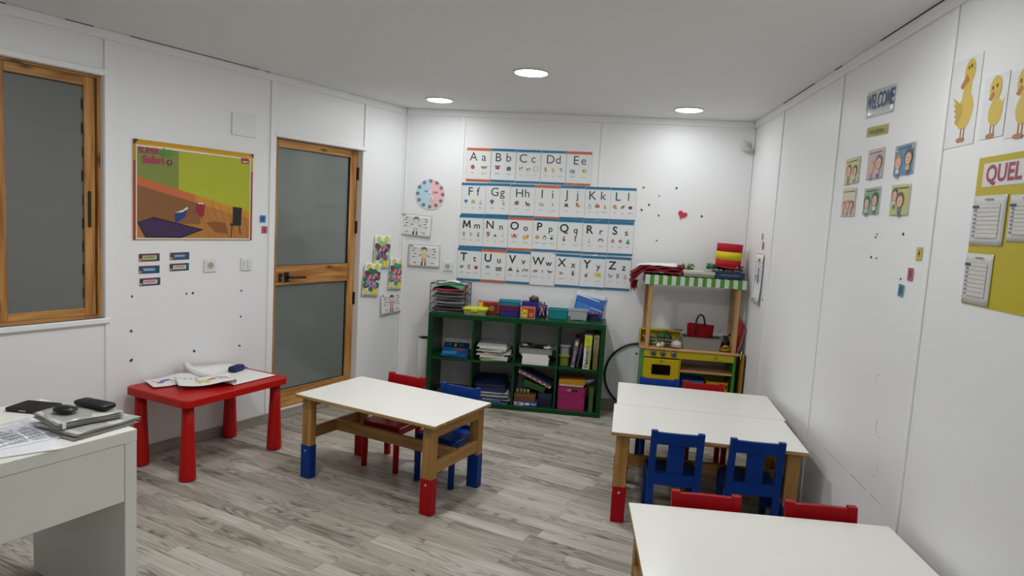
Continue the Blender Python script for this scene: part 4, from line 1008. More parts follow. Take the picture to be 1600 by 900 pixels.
q = MB(); q.lathe([(.001, 0), (.018, .002), (.032, .012), (.037, .026), (.036, .040), (.02, .046), (.001, .046)], mat('#c4c4ba', .35, .03), 20, (0, 0, 0), M=Matrix.Translation((0, -.036, .018)) @ Matrix.Rotation(PI, 4, 'Y') @ Matrix.Translation((0, -.006, 0))); q.build('lens_dome', ms)
def socket(label, place):
    t = thing('wall_socket', label, 'socket', place[0], place[1], 'white wall sockets'); W_ = mat('#e4e5e3', .3, .01)
    q = MB(); q.box((0, -.006, 0), (.086, .012, .086), W_, .005); q.build('plate', t)
    q = MB(); q.box((0, -.013, 0), (.054, .004, .054), W_, .003); q.build('insert', t)
    q = MB(); q.lathe([(.001, .0165), (.012, .0165), (.019, .0152), (.0205, .0165), (.022, .0165), (.022, .015), (.001, .015)], mat('#b3b1a6', .5, .05), 24, M=Matrix.Rotation(PI / 2, 4, 'X')); fc = q.build('outlet', t)
    q = MB()
    for k in (-1, 1): q.tube([(k * .0095, -.0164, 0), (k * .0095, -.0172, 0)], .0028, M_BLK, 8)
    q.build('pin_holes', t)
socket('white wall socket under the safari poster', on_left(1.897, 1.167, .0))
socket('white wall socket on the back wall left of the alphabet cards', on_back(-1.290, 1.132, .0))
sw = thing('light_switch', 'white double rocker light switch left of the door', 'light switch', on_left(1.618, 1.168)[0], LA)
W_ = mat('#e4e5e3', .3, .01)
q = MB(); q.box((0, -.006, 0), (.086, .012, .086), W_, .005); q.build('plate', sw)
for k in (-1, 1):
    q = MB(); q.box((k * .0145, -.0145, .0), (.026, .006, .054), W_, .002, M=Matrix.Rotation(.05, 4, 'X')); q.build('rocker', sw)
M_PUT = mat('#3d4650', .8, .2, 60); M_PUTB = mat('#2b4a78', .8, .2, 60)
PUT = {}
def putty(place, label, group, r=.006, m=None, side='b'):
    q = MB(); q.blob((0, -.002, 0), (r, .003, r * 1.25), m or M_PUT, 8, 5, .22); o = q.build('adhesive_putty'); o.location = place[0]; o.rotation_euler = (0, random.uniform(-1, 1), place[1]); tag(o, label, 'putty', group)
for x, z in ((.361, 1.908), (.494, 1.846), (.415, 1.766), (.357, 1.72), (.502, 1.68), (.631, 1.917), (.857, 1.694), (.502, 1.469), (.115, .92)):
    putty(on_back(x, z), 'small grey speck of adhesive putty left on the back wall', 'putty specks on the back wall', random.uniform(.005, .009))
for t_, z in ((2.404, .998), (2.408, .791), (2.408, .614), (2.057, .991), (2.013, .992), (1.651, .986), (1.652, .806), (1.659, .603), (2.0, .613)):
    putty(on_left(t_, z), 'small dark speck of adhesive putty left on the slanting left wall', 'putty specks on the left wall', random.uniform(.005, .009), M_PUTB if z < .7 or t_ < 1.66 else M_PUT)
for y, z in ((3.188, 1.609), (2.928, 1.613), (3.20, 1.595), (3.225, 1.505), (3.165, 1.503), (2.905, 1.432), (5.10, 1.10)):
    putty(on_right(y, z), 'small dark speck of adhesive putty left on the right wall', 'putty specks on the right wall', random.uniform(.003, .006))

# ------------------------------------------------------------------ left wall: poster, plate, tags
PW_, PH_ = .822, .585
rip = lambda x, z: .002 + .0006 * math.sin(7 * x + 2 * z)
ps = card('safari_poster', 'large yellow and green safari poster on the left wall', 'poster', on_left(1.990, 1.625, .003), PW_, PH_, 0.0, None, rip, mat('#d9a52c', .25, .03), nx=16)
p = Print(.0042, rip)
def strip(hexc, f0, f1, x0, x1, n=14):       # a band split into columns so it follows the rippled paper
    for i in range(n):
        a = x0 + (x1 - x0) * i / n; c = x0 + (x1 - x0) * (i + 1) / n
        for k in range(3):
            g0 = lambda x: f0(x) + (f1(x) - f0(x)) * k / 3; g1 = lambda x: f0(x) + (f1(x) - f0(x)) * (k + 1) / 3
            kk = p.k; p.poly(hexc, [(a, g0(a)), (c, g0(c)), (c, g1(c)), (a, g1(a))]); p.k = kk
    p.k += 1
K = lambda v: (lambda x: v)
xa, xb = -PW_ / 2 + .022, PW_ / 2 - .024
strip('#a8322e', K(-PH_ / 2 + .0), K(PH_ / 2 - .12), -PW_ / 2 + .002, -PW_ / 2 + .013, 1); strip('#b03530', K(-PH_ / 2), K(PH_ / 2 - .12), PW_ / 2 - .013, PW_ / 2 - .002, 1)
strip('#e9e6d8', K(-PH_ / 2 + .004), K(PH_ / 2 - .032), xa - .006, xb + .006)
wl = lambda x: .052 - .23 * (x - xa) + (0 if x > -.12 else 0)
strip('#b3b81c', lambda x: wl(x) - .015, K(PH_ / 2 - .040), xa, xb)
strip('#7f8c3a', lambda x: wl(x) - .015, K(PH_ / 2 - .040), xa, -.13, 5)
strip('#b87a36', lambda x: -PH_ / 2 + .012, lambda x: wl(x) - .015, xa, xb)
strip('#8a5a30', lambda x: -PH_ / 2 + .10, lambda x: wl(x) - .015, xa, .02, 6)
strip('#c96a38', lambda x: wl(x) - .022, lambda x: wl(x) + .026, xa, -.02, 7); strip('#d0902c', lambda x: wl(x) - .022, lambda x: wl(x) + .026, -.02, xb, 7)
p.poly('#1f1a2e', [(xa, -.19), (xa + .10, -.155), (.045, -.225), (-.11, -PH_ / 2 + .012), (xa + .05, -PH_ / 2 + .012)])
p.poly('#3f2352', [(xa + .015, -.192), (xa + .09, -.165), (.02, -.225), (-.115, -PH_ / 2 + .022), (xa + .055, -PH_ / 2 + .022)])
for k in range(7): p.line('#9a6228', [(.08 + k * .05, -PH_ / 2 + .015), (-.02 + k * .06, -.02 - k * .014)], .003)
p.poly('#8a5428', [(.06, -.18), (.13, -.24), (.22, -.25), (.20, -.18), (.12, -.17)])
# open book, red bag and black chair of the pictured room
p.poly('#1f3f7e', [(-.155, -.13), (-.15, -.19), (-.085, -.15), (-.075, -.10)]); p.poly('#e6e4dc', [(-.155, -.125), (-.105, -.12), (-.065, -.095), (-.075, -.085), (-.10, -.105)])
p.poly('#9a1f2c', [(-.01, -.06), (.05, -.055), (.045, -.13), (.03, -.15), (-.012, -.115)]); p.line('#e6d8d4', [(.0, -.06), (.045, -.06)], .008)
p.poly('#12141c', [(.255, -.07), (.325, -.075), (.32, -.19), (.255, -.18)]); p.line('#2a2a2c', [(.25, -.185), (.245, -.275)], .006); p.line('#2a2a2c', [(.305, -.19), (.315, -.25)], .006); p.rect('#1a1c24', .235, -.195, .32, -.18)
p.poly('#4f8a2e', [(-.255, .225), (-.225, .262), (-.215, .238), (-.185, .258), (-.19, .232), (-.155, .238), (-.185, .215), (-.24, .208)])
p.k += 1
p.text('#a8285c', 'SUPER', -.318, .232, .046, .035, rot=.03); p.text('#b02a60', 'Safari', -.292, .180, .062, .035, rot=.02)
p.ell('#6a2a30', -.192, .176, .018); p.text('#f0ece4', '1', -.192, .176, .026, .02)
p.rect('#a8264c', .315, .222, .372, .258); p.rect('#e8dcd8', .325, .230, .362, .238)
p.poly('#3a1f1a', [(-PW_ / 2, PH_ / 2), (-PW_ / 2 + .03, PH_ / 2), (-PW_ / 2, PH_ / 2 - .035)]); p.poly('#5a3a1a', [(PW_ / 2, PH_ / 2), (PW_ / 2 - .022, PH_ / 2), (PW_ / 2, PH_ / 2 - .03)])
p.build('poster_print', ps)
jb = thing('junction_cover', 'blank white square cover plate above the safari poster', 'cover plate', on_left(1.655, 2.10)[0], LA)
q = MB(); q.box((0, -.005, 0), (.186, .010, .145), mat('#e6e8e7', .35, .01), .003); q.build('plate', jb)
def small_card(name, label, place, w, h, tilt, hexc, rim, txt, tcol, group):
    c = card(name, label, 'card', place, w, h, tilt, group)
    p = Print(.0016); p.rect(rim, -w / 2, -h / 2, w / 2, h / 2); p.rect(hexc, -w / 2 + .004, -h / 2 + .004, w / 2 - .004, h / 2 - .004)
    if txt: p.text(tcol, txt, 0, 0, h * .75, .02)
    else: p.ell(tcol, 0, 0, w * .26, h * .3)
    p.build('print', c); return c
small_card('number_card', 'small blue number card left of the door', on_left(1.488, 1.481, .002), .050, .050, 0, '#2f7fae', '#3f8ab4', '', '#1d5a86', 'small number cards')
small_card('number_card', 'small pink number card reading 6 left of the door', on_left(1.472, 1.405, .002), .048, .050, .03, '#c4607a', '#b04a66', '6', '#3a1a26', 'small number cards')
small_card('number_card', 'small yellow number card reading 4 on the right wall', on_right(2.769, 1.540, .002), .046, .050, -.03, '#c9b53a', '#b8a430', '4', '#2a2412', 'small number cards')
small_card('number_card', 'small red number card reading 8 on the right wall', on_right(2.821, 1.457, .002), .046, .050, 0, '#b0526a', '#9a3f58', '8', '#3a1220', 'small number cards')
small_card('number_card', 'small blue number card with curling edge on the right wall', on_right(2.887, 1.387, .002), .048, .050, .05, '#3f8098', '#4a8fa6', '', '#1f5a76', 'small number cards')
small_card('number_card', 'small yellow card near the back corner above the leaning drawing', on_right(5.278, 1.557, .002), .05, .05, 0, '#c9a86a', '#b8963a', '', '#8a6a3a', 'small number cards')
small_card('number_card', 'small red card near the back corner above the leaning drawing', on_right(5.232, 1.491, .002), .05, .055, 0, '#b04a52', '#9a3a44', '', '#7a2a34', 'small number cards')
NT = [(2.300, 1.227, '#6a2f4a', '#b8c48a', 6, '#3f5a3a', 'dark name tag with pale green lettering panel, top of left column'), (2.300, 1.154, '#22406a', '#2a6a94', 3, '#dfe8f0', 'blue name tag in the middle of the left column'),
      (2.295, 1.080, '#26324a', '#d8c4cc', 6, '#a8324a', 'dark name tag with pink panel and red lettering, lowest'), (2.105, 1.232, '#4a3a5a', '#2f6a9a', 5, '#cfe0ee', 'blue name tag with purple edge, top of right column'),
      (2.107, 1.163, '#22384e', '#cfc8c4', 6, '#7a6a64', 'dark name tag with whitish panel, lower in right column')]
for t_, z, bg, pn, tx, tc_, lab in NT:
    c = card('name_tag', lab, 'name tag', on_left(t_, z, .002), .128, .046, random.uniform(-.03, .0), 'coloured name tags under the poster')
    p = Print(.0016); p.rect(bg, -.064, -.023, .064, .023); p.rect('#7a3a4a', -.064, .015, .03, .023); p.rect('#1f5a54', .05, -.02, .062, .02); p.rect('#c4a04a', -.062, -.02, -.048, -.006)
    p.poly(pn, [(-.044, -.014), (.044, -.014), (.046, .012), (-.042, .012)]); p.line(tc_, [(-.034 + k * .005, (.007 if k % 3 == 0 else -.004 + .003 * math.sin(k * 2.1 + tx))) for k in range(14)], .0035); p.build('print', c)
    
# ------------------------------------------------------------------ right wall pictures
WIN = mat('#c9ccc8', .15, .0)
wc = card('welcome_sign', 'laminated sign reading WELCOME in blue on the right wall', 'sign', on_right(3.318, 2.206, .0008), .31, .118, .05, None, lambda x, z: .001 + .0012 * math.sin(40 * x) ** 2, mat('#cdd0d1', .08, 0, coat=.3))
p = Print(.003, lambda x, z: .001 + .0012 * math.sin(40 * x) ** 2); p.text('#1c3a78', 'WELCOME', 0, .006, .098, .022, sx=.66); p.build('lettering', wc)
sg = card('classroom_sign', 'narrow yellow sign reading In our classroom', 'sign', on_right(3.318, 2.078, .0008), .24, .044, .05, None, None, mat('#b3a842', .12, 0))
p = Print(.0018); p.text('#2a2a1c', 'In our classroom...', 0, 0, .036, .012, sx=.68); p.build('lettering', sg)
def kid(p, x, z, s, hair, shirt, skin='#dfb49a', pants='#6a7096', tail=False):
    p.rect(pants, x - s * .32, z - s * 1.5, x - s * .06, z - s * .9); p.rect(pants, x + s * .06, z - s * 1.5, x + s * .32, z - s * .9)
    p.poly(shirt, [(x - s * .42, z - s * 1.0), (x + s * .42, z - s * 1.0), (x + s * .36, z - s * .25), (x - s * .36, z - s * .25)])
    p.ell(hair, x, z + s * .22, s * .88, s * .80); 
    if tail: p.ell(hair, x - s * .7, z - s * .1, s * .22, s * .5)
    p.ell(skin, x, z + s * .06, s * .64, s * .58)
    for k in (-1, 1): p.ell('#33282a', x + k * s * .2, z + s * .12, s * .06)
    p.rect('#a8505a', x - s * .14, z - s * .18, x + s * .14, z - s * .11)
PICS = [('two children, one with red hair', 3.572, 1.915, .190, .130, '#cfcf8a', [(-.035, .0, .040, '#a8484a', '#c07a84'), (.045, -.005, .034, '#3f3a3c', '#d8d4d0')]),
        ('two children on a lilac background', 3.293, 1.926, .182, .136, '#cdb0bc', [(-.03, -.015, .036, '#c4a86a', '#b88aa4'), (.045, .0, .042, '#7a5a3a', '#cfae8e')]),
        ('two children on a bright blue background', 2.997, 1.919, .184, .128, '#4a88b4', [(-.045, -.01, .040, '#b07a52', '#d8dce0'), (.045, .0, .042, '#4f3f3c', '#d8b84a')]),
        ('three children raising their hands on a pale background', 3.575, 1.760, .180, .142, '#d8cfae', [(-.05, -.015, .028, '#9a6a5a', '#c89a9a'), (.0, -.015, .030, '#b58a6a', '#d8a890'), (.05, -.015, .028, '#7a5a5a', '#b89ab0')]),
        ('two dark-haired children on a green background', 3.290, 1.759, .182, .124, '#7ca886', [(-.04, -.01, .038, '#4a4440', '#c8cfc8'), (.045, .0, .040, '#3a3432', '#dfe0dc')]),
        ('two brown-haired children on a plain yellow-green background', 2.994, 1.753, .176, .130, '#bfbd72', [(-.045, .02, .034, '#5a3f44', '#d8c8c0'), (.01, -.005, .040, '#6a4a3a', '#4a78b0')])]
for lab, y, z, w, h, bg, kids in PICS:
    fn = lambda x, z: .0008 + .0006 * (1 + math.sin(14 * x + 1))
    c = card('picture_card', 'laminated picture card of ' + lab, 'picture', on_right(y, z, .0006), w, h, random.uniform(-.02, .03), 'rule picture cards on the right wall', fn, mat('#dcdcd6', .10, 0))
    p = Print(.0026, fn); n = 6
    for i in range(n):
        kk = p.k; a = -w / 2 + .005 + (w - .01) * i / n; e = -w / 2 + .005 + (w - .01) * (i + 1) / n; p.poly(bg, [(a, -h / 2 + .005), (e, -h / 2 + .005), (e, h / 2 - .005), (a, h / 2 - .005)]); p.k = kk
    p.k += 1
    p.rect('#cbc062', -w / 2 + .012, h / 2 - .026, w / 2 - .012, h / 2 - .008); 
    for i in range(9): p.rect('#4a4630', -w / 2 + .022 + i * .016, h / 2 - .020, -w / 2 + .034 + i * .016, h / 2 - .014)
    for kx, kz, s_, hr, sh in kids: kid(p, kx * 1.05, kz - .004, s_ * 1.02, hr, sh)
    p.build('print', c)
def duck(c, s, big):
    p = Print(.002)
    Y_, O_ = '#d4b84e', '#b8743c'
    if big:
        p.ell(Y_, .02, -.035, .050, .062, rot=-.3); p.poly(Y_, [(-.01, .0), (.045, .0), (.046, .07), (.004, .075)]); p.ell(Y_, .026, .100, .034, .044)
        for k in range(5): p.poly('#c4a23c', [(.0, -.01), (-.065 + k * .006, .025 - k * .022), (-.055 + k * .008, .010 - k * .022), (.0, -.04)])
        p.poly(O_, [(.012, .095), (-.026, .058), (-.012, .046), (.030, .070)]); p.ell('#2f2a22', .018, .115, .004, .007); p.ell('#2f2a22', .034, .118, .004, .007)
        for k in (0, 1): p.rect(O_, .008 + k * .02, -.125, .013 + k * .02, -.09); p.ell(O_, .002 + k * .022, -.13, .016, .008)
    else:
        p.ell(Y_, .012 * s, -.02 * s, .040 * s, .045 * s); p.poly(Y_, [(.02 * s, -.02 * s), (.058 * s, .022 * s), (.045 * s, -.03 * s)]); p.ell(Y_, .0, .058 * s, .034 * s, .042 * s)
        p.poly(O_, [(-.012 * s, .052 * s), (-.036 * s, .028 * s), (-.018 * s, .020 * s), (.0, .038 * s)]); p.ell('#2f2a22', -.016 * s, .062 * s, .005 * s, .007 * s); p.ell('#2f2a22', .008 * s, .066 * s, .005 * s, .007 * s)
        for k in (0, 1): p.rect(O_, -.006 * s + k * .018 * s, -.09 * s, -.001 * s + k * .018 * s, -.06 * s); p.ell(O_, -.012 * s + k * .02 * s, -.095 * s, .014 * s, .007 * s)
    p.build('duck_print', c)
duck(card('duck_picture', 'tall picture sheet of a grown yellow duck on the right wall', 'picture', on_right(2.582, 2.076, .001), .194, .302, 0, 'yellow duck pictures'), 1, True)
duck(card('duck_picture', 'small picture of a duckling between the two other duck sheets', 'picture', on_right(2.385, 2.030, .001), .135, .200, 0, 'yellow duck pictures'), .98, False)
duck(card('duck_picture', 'picture of a duckling at the right edge of the photo', 'picture', on_right(2.235, 2.018, .001), .150, .200, 0, 'yellow duck pictures'), 1.05, False)
yb_ = card('yellow_board', 'yellow card board headed QUEL with paper lists on the right wall', 'poster', on_right(2.085, 1.630, .001), .69, .480, 0, None, None, mat('#bfae16', .30, .05))
q = MB(); q.box((-.16, -.0021, .181), (.30, .0010, .075), mat('#d9d8d6', .4, .02), .0003); hd = q.build('heading_strip', yb_)
p = Print(.0028); p.text('#9c3f55', 'QUEL', -.292, .181, .075, .032, align='LEFT'); p.build('heading_letters', yb_)
q = MB(); q.prism([(-.20 + .0, .03), (-.17, .03), (-.17, .045), (-.20, .045)], -.0026, -.0014, mat('#6a6c66', .5, 0)); q.build('grey_label', yb_)
def list_sheet(label, y, z, w, h, tilt):
    fn = lambda x, z_: .0006 + .0008 * math.sin(20 * x + 3) ** 2
    c = card('list_sheet', label, 'paper', on_right(y, z, .0030), w, h, tilt, 'paper lists on the yellow board', fn, mat('#cfcfc9', .35, .03))
    p = Print(.0026, fn)
    p.rect('#b9bab4', -w * .34, -h * .36, w * .34, h * .32); p.rect('#d2d2cc', -w * .325, -h * .35, w * .325, h * .31)
    for k in range(8): p.rect('#8c8e8a', -w * .325, -h * .35 + k * h * .085, w * .325, -h * .35 + k * h * .085 + .0012); p.rect('#7a7aa0', -w * .42, -h * .33 + k * h * .085, -w * .34, -h * .33 + k * h * .085 + .006)
    for k in range(4): p.rect('#6a6c70', -w * .12 + k * .012, h * .40, -w * .12 + .009 + k * .012, h * .43)
    p.rect('#2f4a5a', -w * .48, h * .25, -w * .28, h * .30)
    p.build('print', c)
list_sheet('paper list sheet below the heading on the yellow board', 2.333, 1.666, .185, .160, .0)
list_sheet('paper list sheet at the right edge of the photo on the yellow board', 2.140, 1.672, .165, .140, .0)
list_sheet('lowest paper list sheet on the yellow board', 2.350, 1.477, .155, .164, .0)
dr = card('leaning_drawing', 'labelled body drawing hanging loose near the right back corner', 'drawing', on_right(5.270, 1.245, .004), .24, .38, .0, None, lambda x, z: .001 + .35 * max(0, -z) ** 2 + .05 * max(0, x), PAPER, nx=8)
p = Print(.0022, lambda x, z: .001 + .35 * max(0, -z) ** 2 + .05 * max(0, x))
p.rect('#8a9094', -.115, .183, .115, .187); p.rect('#8a9094', .111, -.18, .115, .187); p.ell('#3a3634', -.01, .13, .026, .02); p.ell('#d9c0b0', -.01, .11, .022, .022); p.poly('#7a9ac0', [(-.03, .08), (.02, .08), (.015, .02), (-.03, .02)]); p.rect('#4a5a80', -.028, -.04, .012, .02)
for k in range(5): p.rect('#55595e', -.09, .12 - k * .035, -.06, .125 - k * .035); p.rect('#55595e', .05, .12 - k * .035, .09, .125 - k * .035)
p.line('#55595e', [(-.10, -.02), (-.07, .03), (-.085, -.01), (-.05, .02)], .004); p.line('#55595e', [(-.10, -.165), (-.02, -.16)], .004); p.build('print', dr)
# pencil scuffs on the right wall
M_SCUFF = ink('#a9a8a8')
def scuff(pts, w=.004):
    p = Print(.0004)
    for k in range(len(pts) - 1):
        if random.random() < .75: p.line('#b9b8b9', [(-pts[k][0], pts[k][1]), (-pts[k + 1][0], pts[k + 1][1])], w * random.uniform(.5, 1))
    o = p.build('scuff_mark', wall_right); o.location = (XR, 0, 0); o.rotation_euler = (0, 0, -PI / 2)
random.seed(3)
scuff([(3.55 - i * .06, .505 + .002 * math.sin(i * 2)) for i in range(14)])
for cy_, cz_, s_ in ((2.93, .80, .05), (3.0, .99, .03), (3.05, .44, .04), (3.6, .57, .03), (2.45, .45, .05), (2.95, .62, .04), (3.75, .42, .05)):
    a0_ = random.uniform(0, 6); scuff([(cy_ + s_ * math.cos(a0_ + k * .5), cz_ + s_ * .8 * math.sin(a0_ + k * .5)) for k in range(8)], .003)

# ------------------------------------------------------------------ green cube shelf
random.seed(11)
M_GRN = mat('#02401c', 0.34, 0.05, 5.0, spec=0.3)
KX, KY0, KY1 = -1.346, 5.455, 5.845
KS = thing('cube_shelf', 'dark green cube shelf with eight compartments against the back wall', 'shelf', (KX + .735, KY0, 0))
kyc, kd = (KY1 - KY0) / 2, KY1 - KY0
q = MB(); q.box((0, kyc, .77 - .019), (1.47, kd, .038), M_GRN, .002); q.build('top_board', KS)
q = MB(); q.box((0, kyc, .019), (1.47, kd, .038), M_GRN, .002); q.build('bottom_board', KS)
for sx in (-1, 1):
    q = MB(); q.box((sx * .716, kyc, .385), (.038, kd, .694), M_GRN, .002); q.build('side_board', KS)
q = MB(); q.box((0, kyc, .385), (1.394, kd - .004, .016), M_GRN, .001); q.build('shelf_board', KS)
for k in (-1, 0, 1):
    for z in (.2075, .5625):
        q = MB(); q.box((k * .3525, kyc, z), (.016, kd - .004, .339), M_GRN, .001); q.build('divider', KS)
ZT, ZM, ZB = .7705, .3935, .0385        # top, middle and bottom resting heights
def cellx(i): return KX + .038 + i * .3525     # left inner edge of cell i

def book(label, loc, w, d, h, rz, cover, group, pages='#d9d6cb', name='book', rot=None, art=None):
    """lying flat: w along x, d along y (spine at -y, i.e. seen from the room), thickness h"""
    t = thing(name, label, 'book', loc, rz, group, rot)
    c = mat(cover, .35, .08, 20); tk = min(.0018, h * .2)
    q = MB(); q.box((0, 0, tk / 2), (w, d, tk), c, .0004); q.box((0, 0, h - tk / 2), (w, d, tk), c, .0004); q.box((0, -d / 2 + tk / 2, h / 2), (w, tk, h - 2 * tk), c, .0003); q.build('cover', t)
    q = MB(); q.box((0, tk, h / 2), (w - .006, d - .006, h - 2 * tk), mat(pages, .7, .05, 40), .0003); q.build('pages', t)
    if art:
        q = MB(); k = 0
        for hx, pts in art: k += 1; q.add([(x * w, y * d, h + .0003 + k * .0002) for x, y in pts], [list(range(len(pts)))], ink(hx))
        q.build('cover_print', t, recalc=False)
    return t
def gbox(name, label, cat, loc, w, d, h, rz, col, lid, group=None, rot=None, front=None, cut=.55, side=None):
    """lidded cardboard box, front at -y; front: list of (hex, polygon in 0..1 of the front face)"""
    t = thing(name, label, cat, loc, rz, group, rot)
    q = MB(); q.box((0, 0, h * cut / 2), (w - .004, d - .004, h * cut), mat(col, .45, .06, 20), .001); q.build('box_base', t)
    q = MB(); q.box((0, 0, h * cut + h * (1 - cut) / 2), (w, d, h * (1 - cut)), mat(lid, .4, .06, 20), .001); q.build('box_lid', t)
    if front:
        q = MB(); k = 0
        for it in front:
            k += 1
            if isinstance(it[1], str):
                hx, s_, fx, fz, size, bold, rotn = it; vs_, fs_ = text_polys(s_, size, bold); c_, n_ = math.cos(rotn), math.sin(rotn)
                q.add([((fx - .5) * w + x * c_ - z * n_, -d / 2 - .0004 - k * .0002, fz * h + x * n_ + z * c_) for x, z in vs_], fs_, ink(hx))
            else:
                hx, pts = it; q.add([((x - .5) * w, -d / 2 - .0004 - k * .0002, z * h) for x, z in pts], [list(range(len(pts)))], ink(hx))
        q.build('front_print', t, recalc=False)
    return t
def rct(x0, z0, x1, z1): return [(x0, z0), (x1, z0), (x1, z1), (x0, z1)]
def basket(name, label, cat, loc, w, d, h, rz, m, group=None, tap=.86, rim=.006, r=.014, wall=.0025, slots=False, rot=None):
    t = thing(name, label, cat, loc, rz, group, rot); a, c = w / 2, d / 2
    q = MB()
    q.loft([(0, 0, a * tap, c * tap, r, 0), (0, 0, a - rim, c - rim, r, h - .006), (0, 0, a, c, r + rim, h - .005), (0, 0, a, c, r + rim, h), (0, 0, a - rim - wall, c - rim - wall, r, h), (0, 0, a * tap - wall, c * tap - wall, r, wall)], m, n=4); q.build('tub', t)
    return t
C_IN = mat('#d9e2e2', .2, .0, trans=.55)

# --- top of the shelf
lt = thing('letter_tray', 'black wire letter tray with four tiers of papers on the green shelf', 'letter tray', (-1.203, 5.635, ZT), 0)
M_WIRE = mat('#1d1c1c', .4, 0, metal=.6)
q = MB(); W2, D2, HH = .148, .150, .238
for sx in (-1, 1):
    for sy in (-1, 1): q.tube([(sx * W2, sy * D2 * .9, 0), (sx * W2, sy * D2 * .9, HH)], .0035, M_WIRE, 6)
    q.tube([(sx * W2, -D2 * .9, HH), (sx * W2, D2 * .9, HH)], .0035, M_WIRE, 6)
    for k in range(9): q.tube([(sx * W2, -D2 * .9 + k * .0335, .004), (sx * W2, -D2 * .9 + k * .0335, HH)], .0011, M_WIRE, 5)
q.tube([(-W2, D2 * .9, HH), (W2, D2 * .9, HH)], .0035, M_WIRE, 6); q.tube([(-W2, -D2 * .9, HH), (W2, -D2 * .9, HH)], .0035, M_WIRE, 6); q.build('frame', lt)
for k, z in enumerate((.008, .062, .116, .170)):
    q = MB(); q.tube([(-W2 + .004, D2, z + .018), (-W2 + .004, -D2, z), (W2 - .004, -D2, z), (W2 - .004, D2, z + .018)], .0026, mat('#8f9092', .3, 0, metal=.8), 6, True)
    for j in range(13): q.tube([(-W2 + .01 + j * .0232, -D2, z), (-W2 + .01 + j * .0232, D2, z + .018)], .001, M_WIRE, 5)
    for j in range(7): q.tube([(-W2, -D2 + j * .05, z + j * .003), (W2, -D2 + j * .05, z + j * .003)], .001, M_WIRE, 5)
    q.build('tier', lt)
TRAYP = [('#4a4a4c', .012, 'dark papers in the lowest letter tray tier'), ('#8e8f8e', .014, 'grey paper bundle in the second letter tray tier'), ('#6f6d6e', .012, 'grey and brown papers in the third letter tray tier'), ('#a01f34', .014, 'red folder in the top letter tray tier')]
for (hx, th_, lab), z in zip(TRAYP, (.008, .062, .116, .170)):
    t = thing('paper_bundle', lab, 'paper', (-1.205, 5.625, ZT + z + .010), 0, 'paper bundles in the letter tray')
    for j in range(3):
        q = MB(); q.sheet(.26, .25, lambda u, v, j=j: ((u - .5) * .26 + j * .004, (v - .5) * .25 - .01 * j, .002 + j * th_ / 3 + v * .017 + .003 * math.sin(6 * u + j)), mat(hx if j < 2 else hx, .6, .1), 8, 3, th_ / 3.4); q.build('sheet', t)
gp = thing('green_folder', 'green card arched over the top of the letter tray', 'folder', (-1.205, 5.62, ZT + .196), 0)
q = MB(); q.sheet(.26, .24, lambda u, v: ((u - .5) * .255, (v - .5) * .24, .002 + .030 * math.sin(PI * min(1, u * 1.05)) + v * .012), mat('#1f8a56', .4, .06), 12, 4, .002); q.build('card', gp)
wp = thing('white_paper', 'white paper peeking out above the green card', 'paper', (-1.205, 5.70, ZT + .226), 0)
q = MB(); q.sheet(.12, .09, lambda u, v: ((u - .5) * .12, (v - .5) * .09, .010 + .012 * math.sin(PI * u) + v * .006), PAPER, 8, 3, .001); q.build('sheet', wp)

lb = basket('lunch_box', 'clear lunch box with a lime yellow clip lid on the green shelf', 'lunch box', (-.965, 5.535, ZT), .205, .125, .042, 0, mat('#b9bd6a', .2, .1, 40, trans=.35), tap=.88)
M_LIME = mat('#c6cc22', .3, .03)
q = MB(); q.loft([(0, 0, .100, .060, .022, .040), (0, 0, .106, .066, .026, .044), (0, 0, .106, .066, .026, .054), (0, 0, .092, .054, .02, .062)], M_LIME); ld = q.build('lid', lb)
q = MB(); q.box((0, -.068, .043), (.055, .006, .026), M_LIME, .002); q.build('clip', lb)
q = MB()
for k in range(14): q.blob((random.uniform(-.07, .07), random.uniform(-.035, .035), .012 + random.random() * .014), (.012, .010, .009), mat(random.choice(['#7a5a2a', '#c9c46a', '#5a6a2a', '#8a3a2a']), .6, 0), 7, 4)
q.build('contents', lb)
gbox('crayon_box', 'red and yellow crayon box standing behind the lime lunch box', 'box', (-.868, 5.665, ZT), .20, .10, .098, .12, '#8f1f1f', '#9c2422', None, None,
     [('#d8b82c', rct(.02, .45, .22, .98)), ('#c9a83a', circ(.60, .50, .10, 12, .22)), ('#5a7a3a', circ(.60, .50, .06, 12, .13)), ('#e0c84a', rct(.86, .05, .90, .95)), ('#6a1414', rct(.30, .7, .95, .78))])
for k, (hx, z0, lab) in enumerate((('#3a2f7c', 0.0, 'purple plastic basket at the bottom of the stack of three'), ('#7c1f4e', .037, 'maroon plastic basket in the middle of the stack of three'), ('#1b8a9c', .074, 'turquoise plastic basket on top of the stack of three'))):
    basket('plastic_basket', lab, 'basket', (-.685, 5.600, ZT + z0 * 1.0), .185 + .004 * k, .15, .056, .03 * k, mat(hx, .3, .04), 'plastic baskets on the green shelf', tap=.80 if k else .86)
gbox('card_box', 'blue cardboard box behind the basket stack on the green shelf', 'box', (-.520, 5.735, ZT), .15, .10, .118, 0, '#1c2f7e', '#20358a')
gbox('crayon_box', 'small red box with a yellow panel in front of the blue box', 'box', (-.525, 5.545, ZT), .12, .09, .094, .08, '#a82218', '#b02a1c', None, None,
     [('#e8dcc4', rct(.02, .02, .98, .98)), ('#b02a1c', rct(.05, .05, .95, .95)), ('#d9c42c', rct(.10, .12, .47, .82)), ('#c98a2c', circ(.72, .42, .13, 10, .25)), ('#4f7a3a', circ(.72, .55, .09, 10, .12)), ('#8a3a1c', rct(.2, .4, .38, .5))])
pc_ = thing('pencil_pot', 'short brown pot of pencils standing on the blue box', 'pencil pot', (-.498, 5.735, ZT + .118), 0)
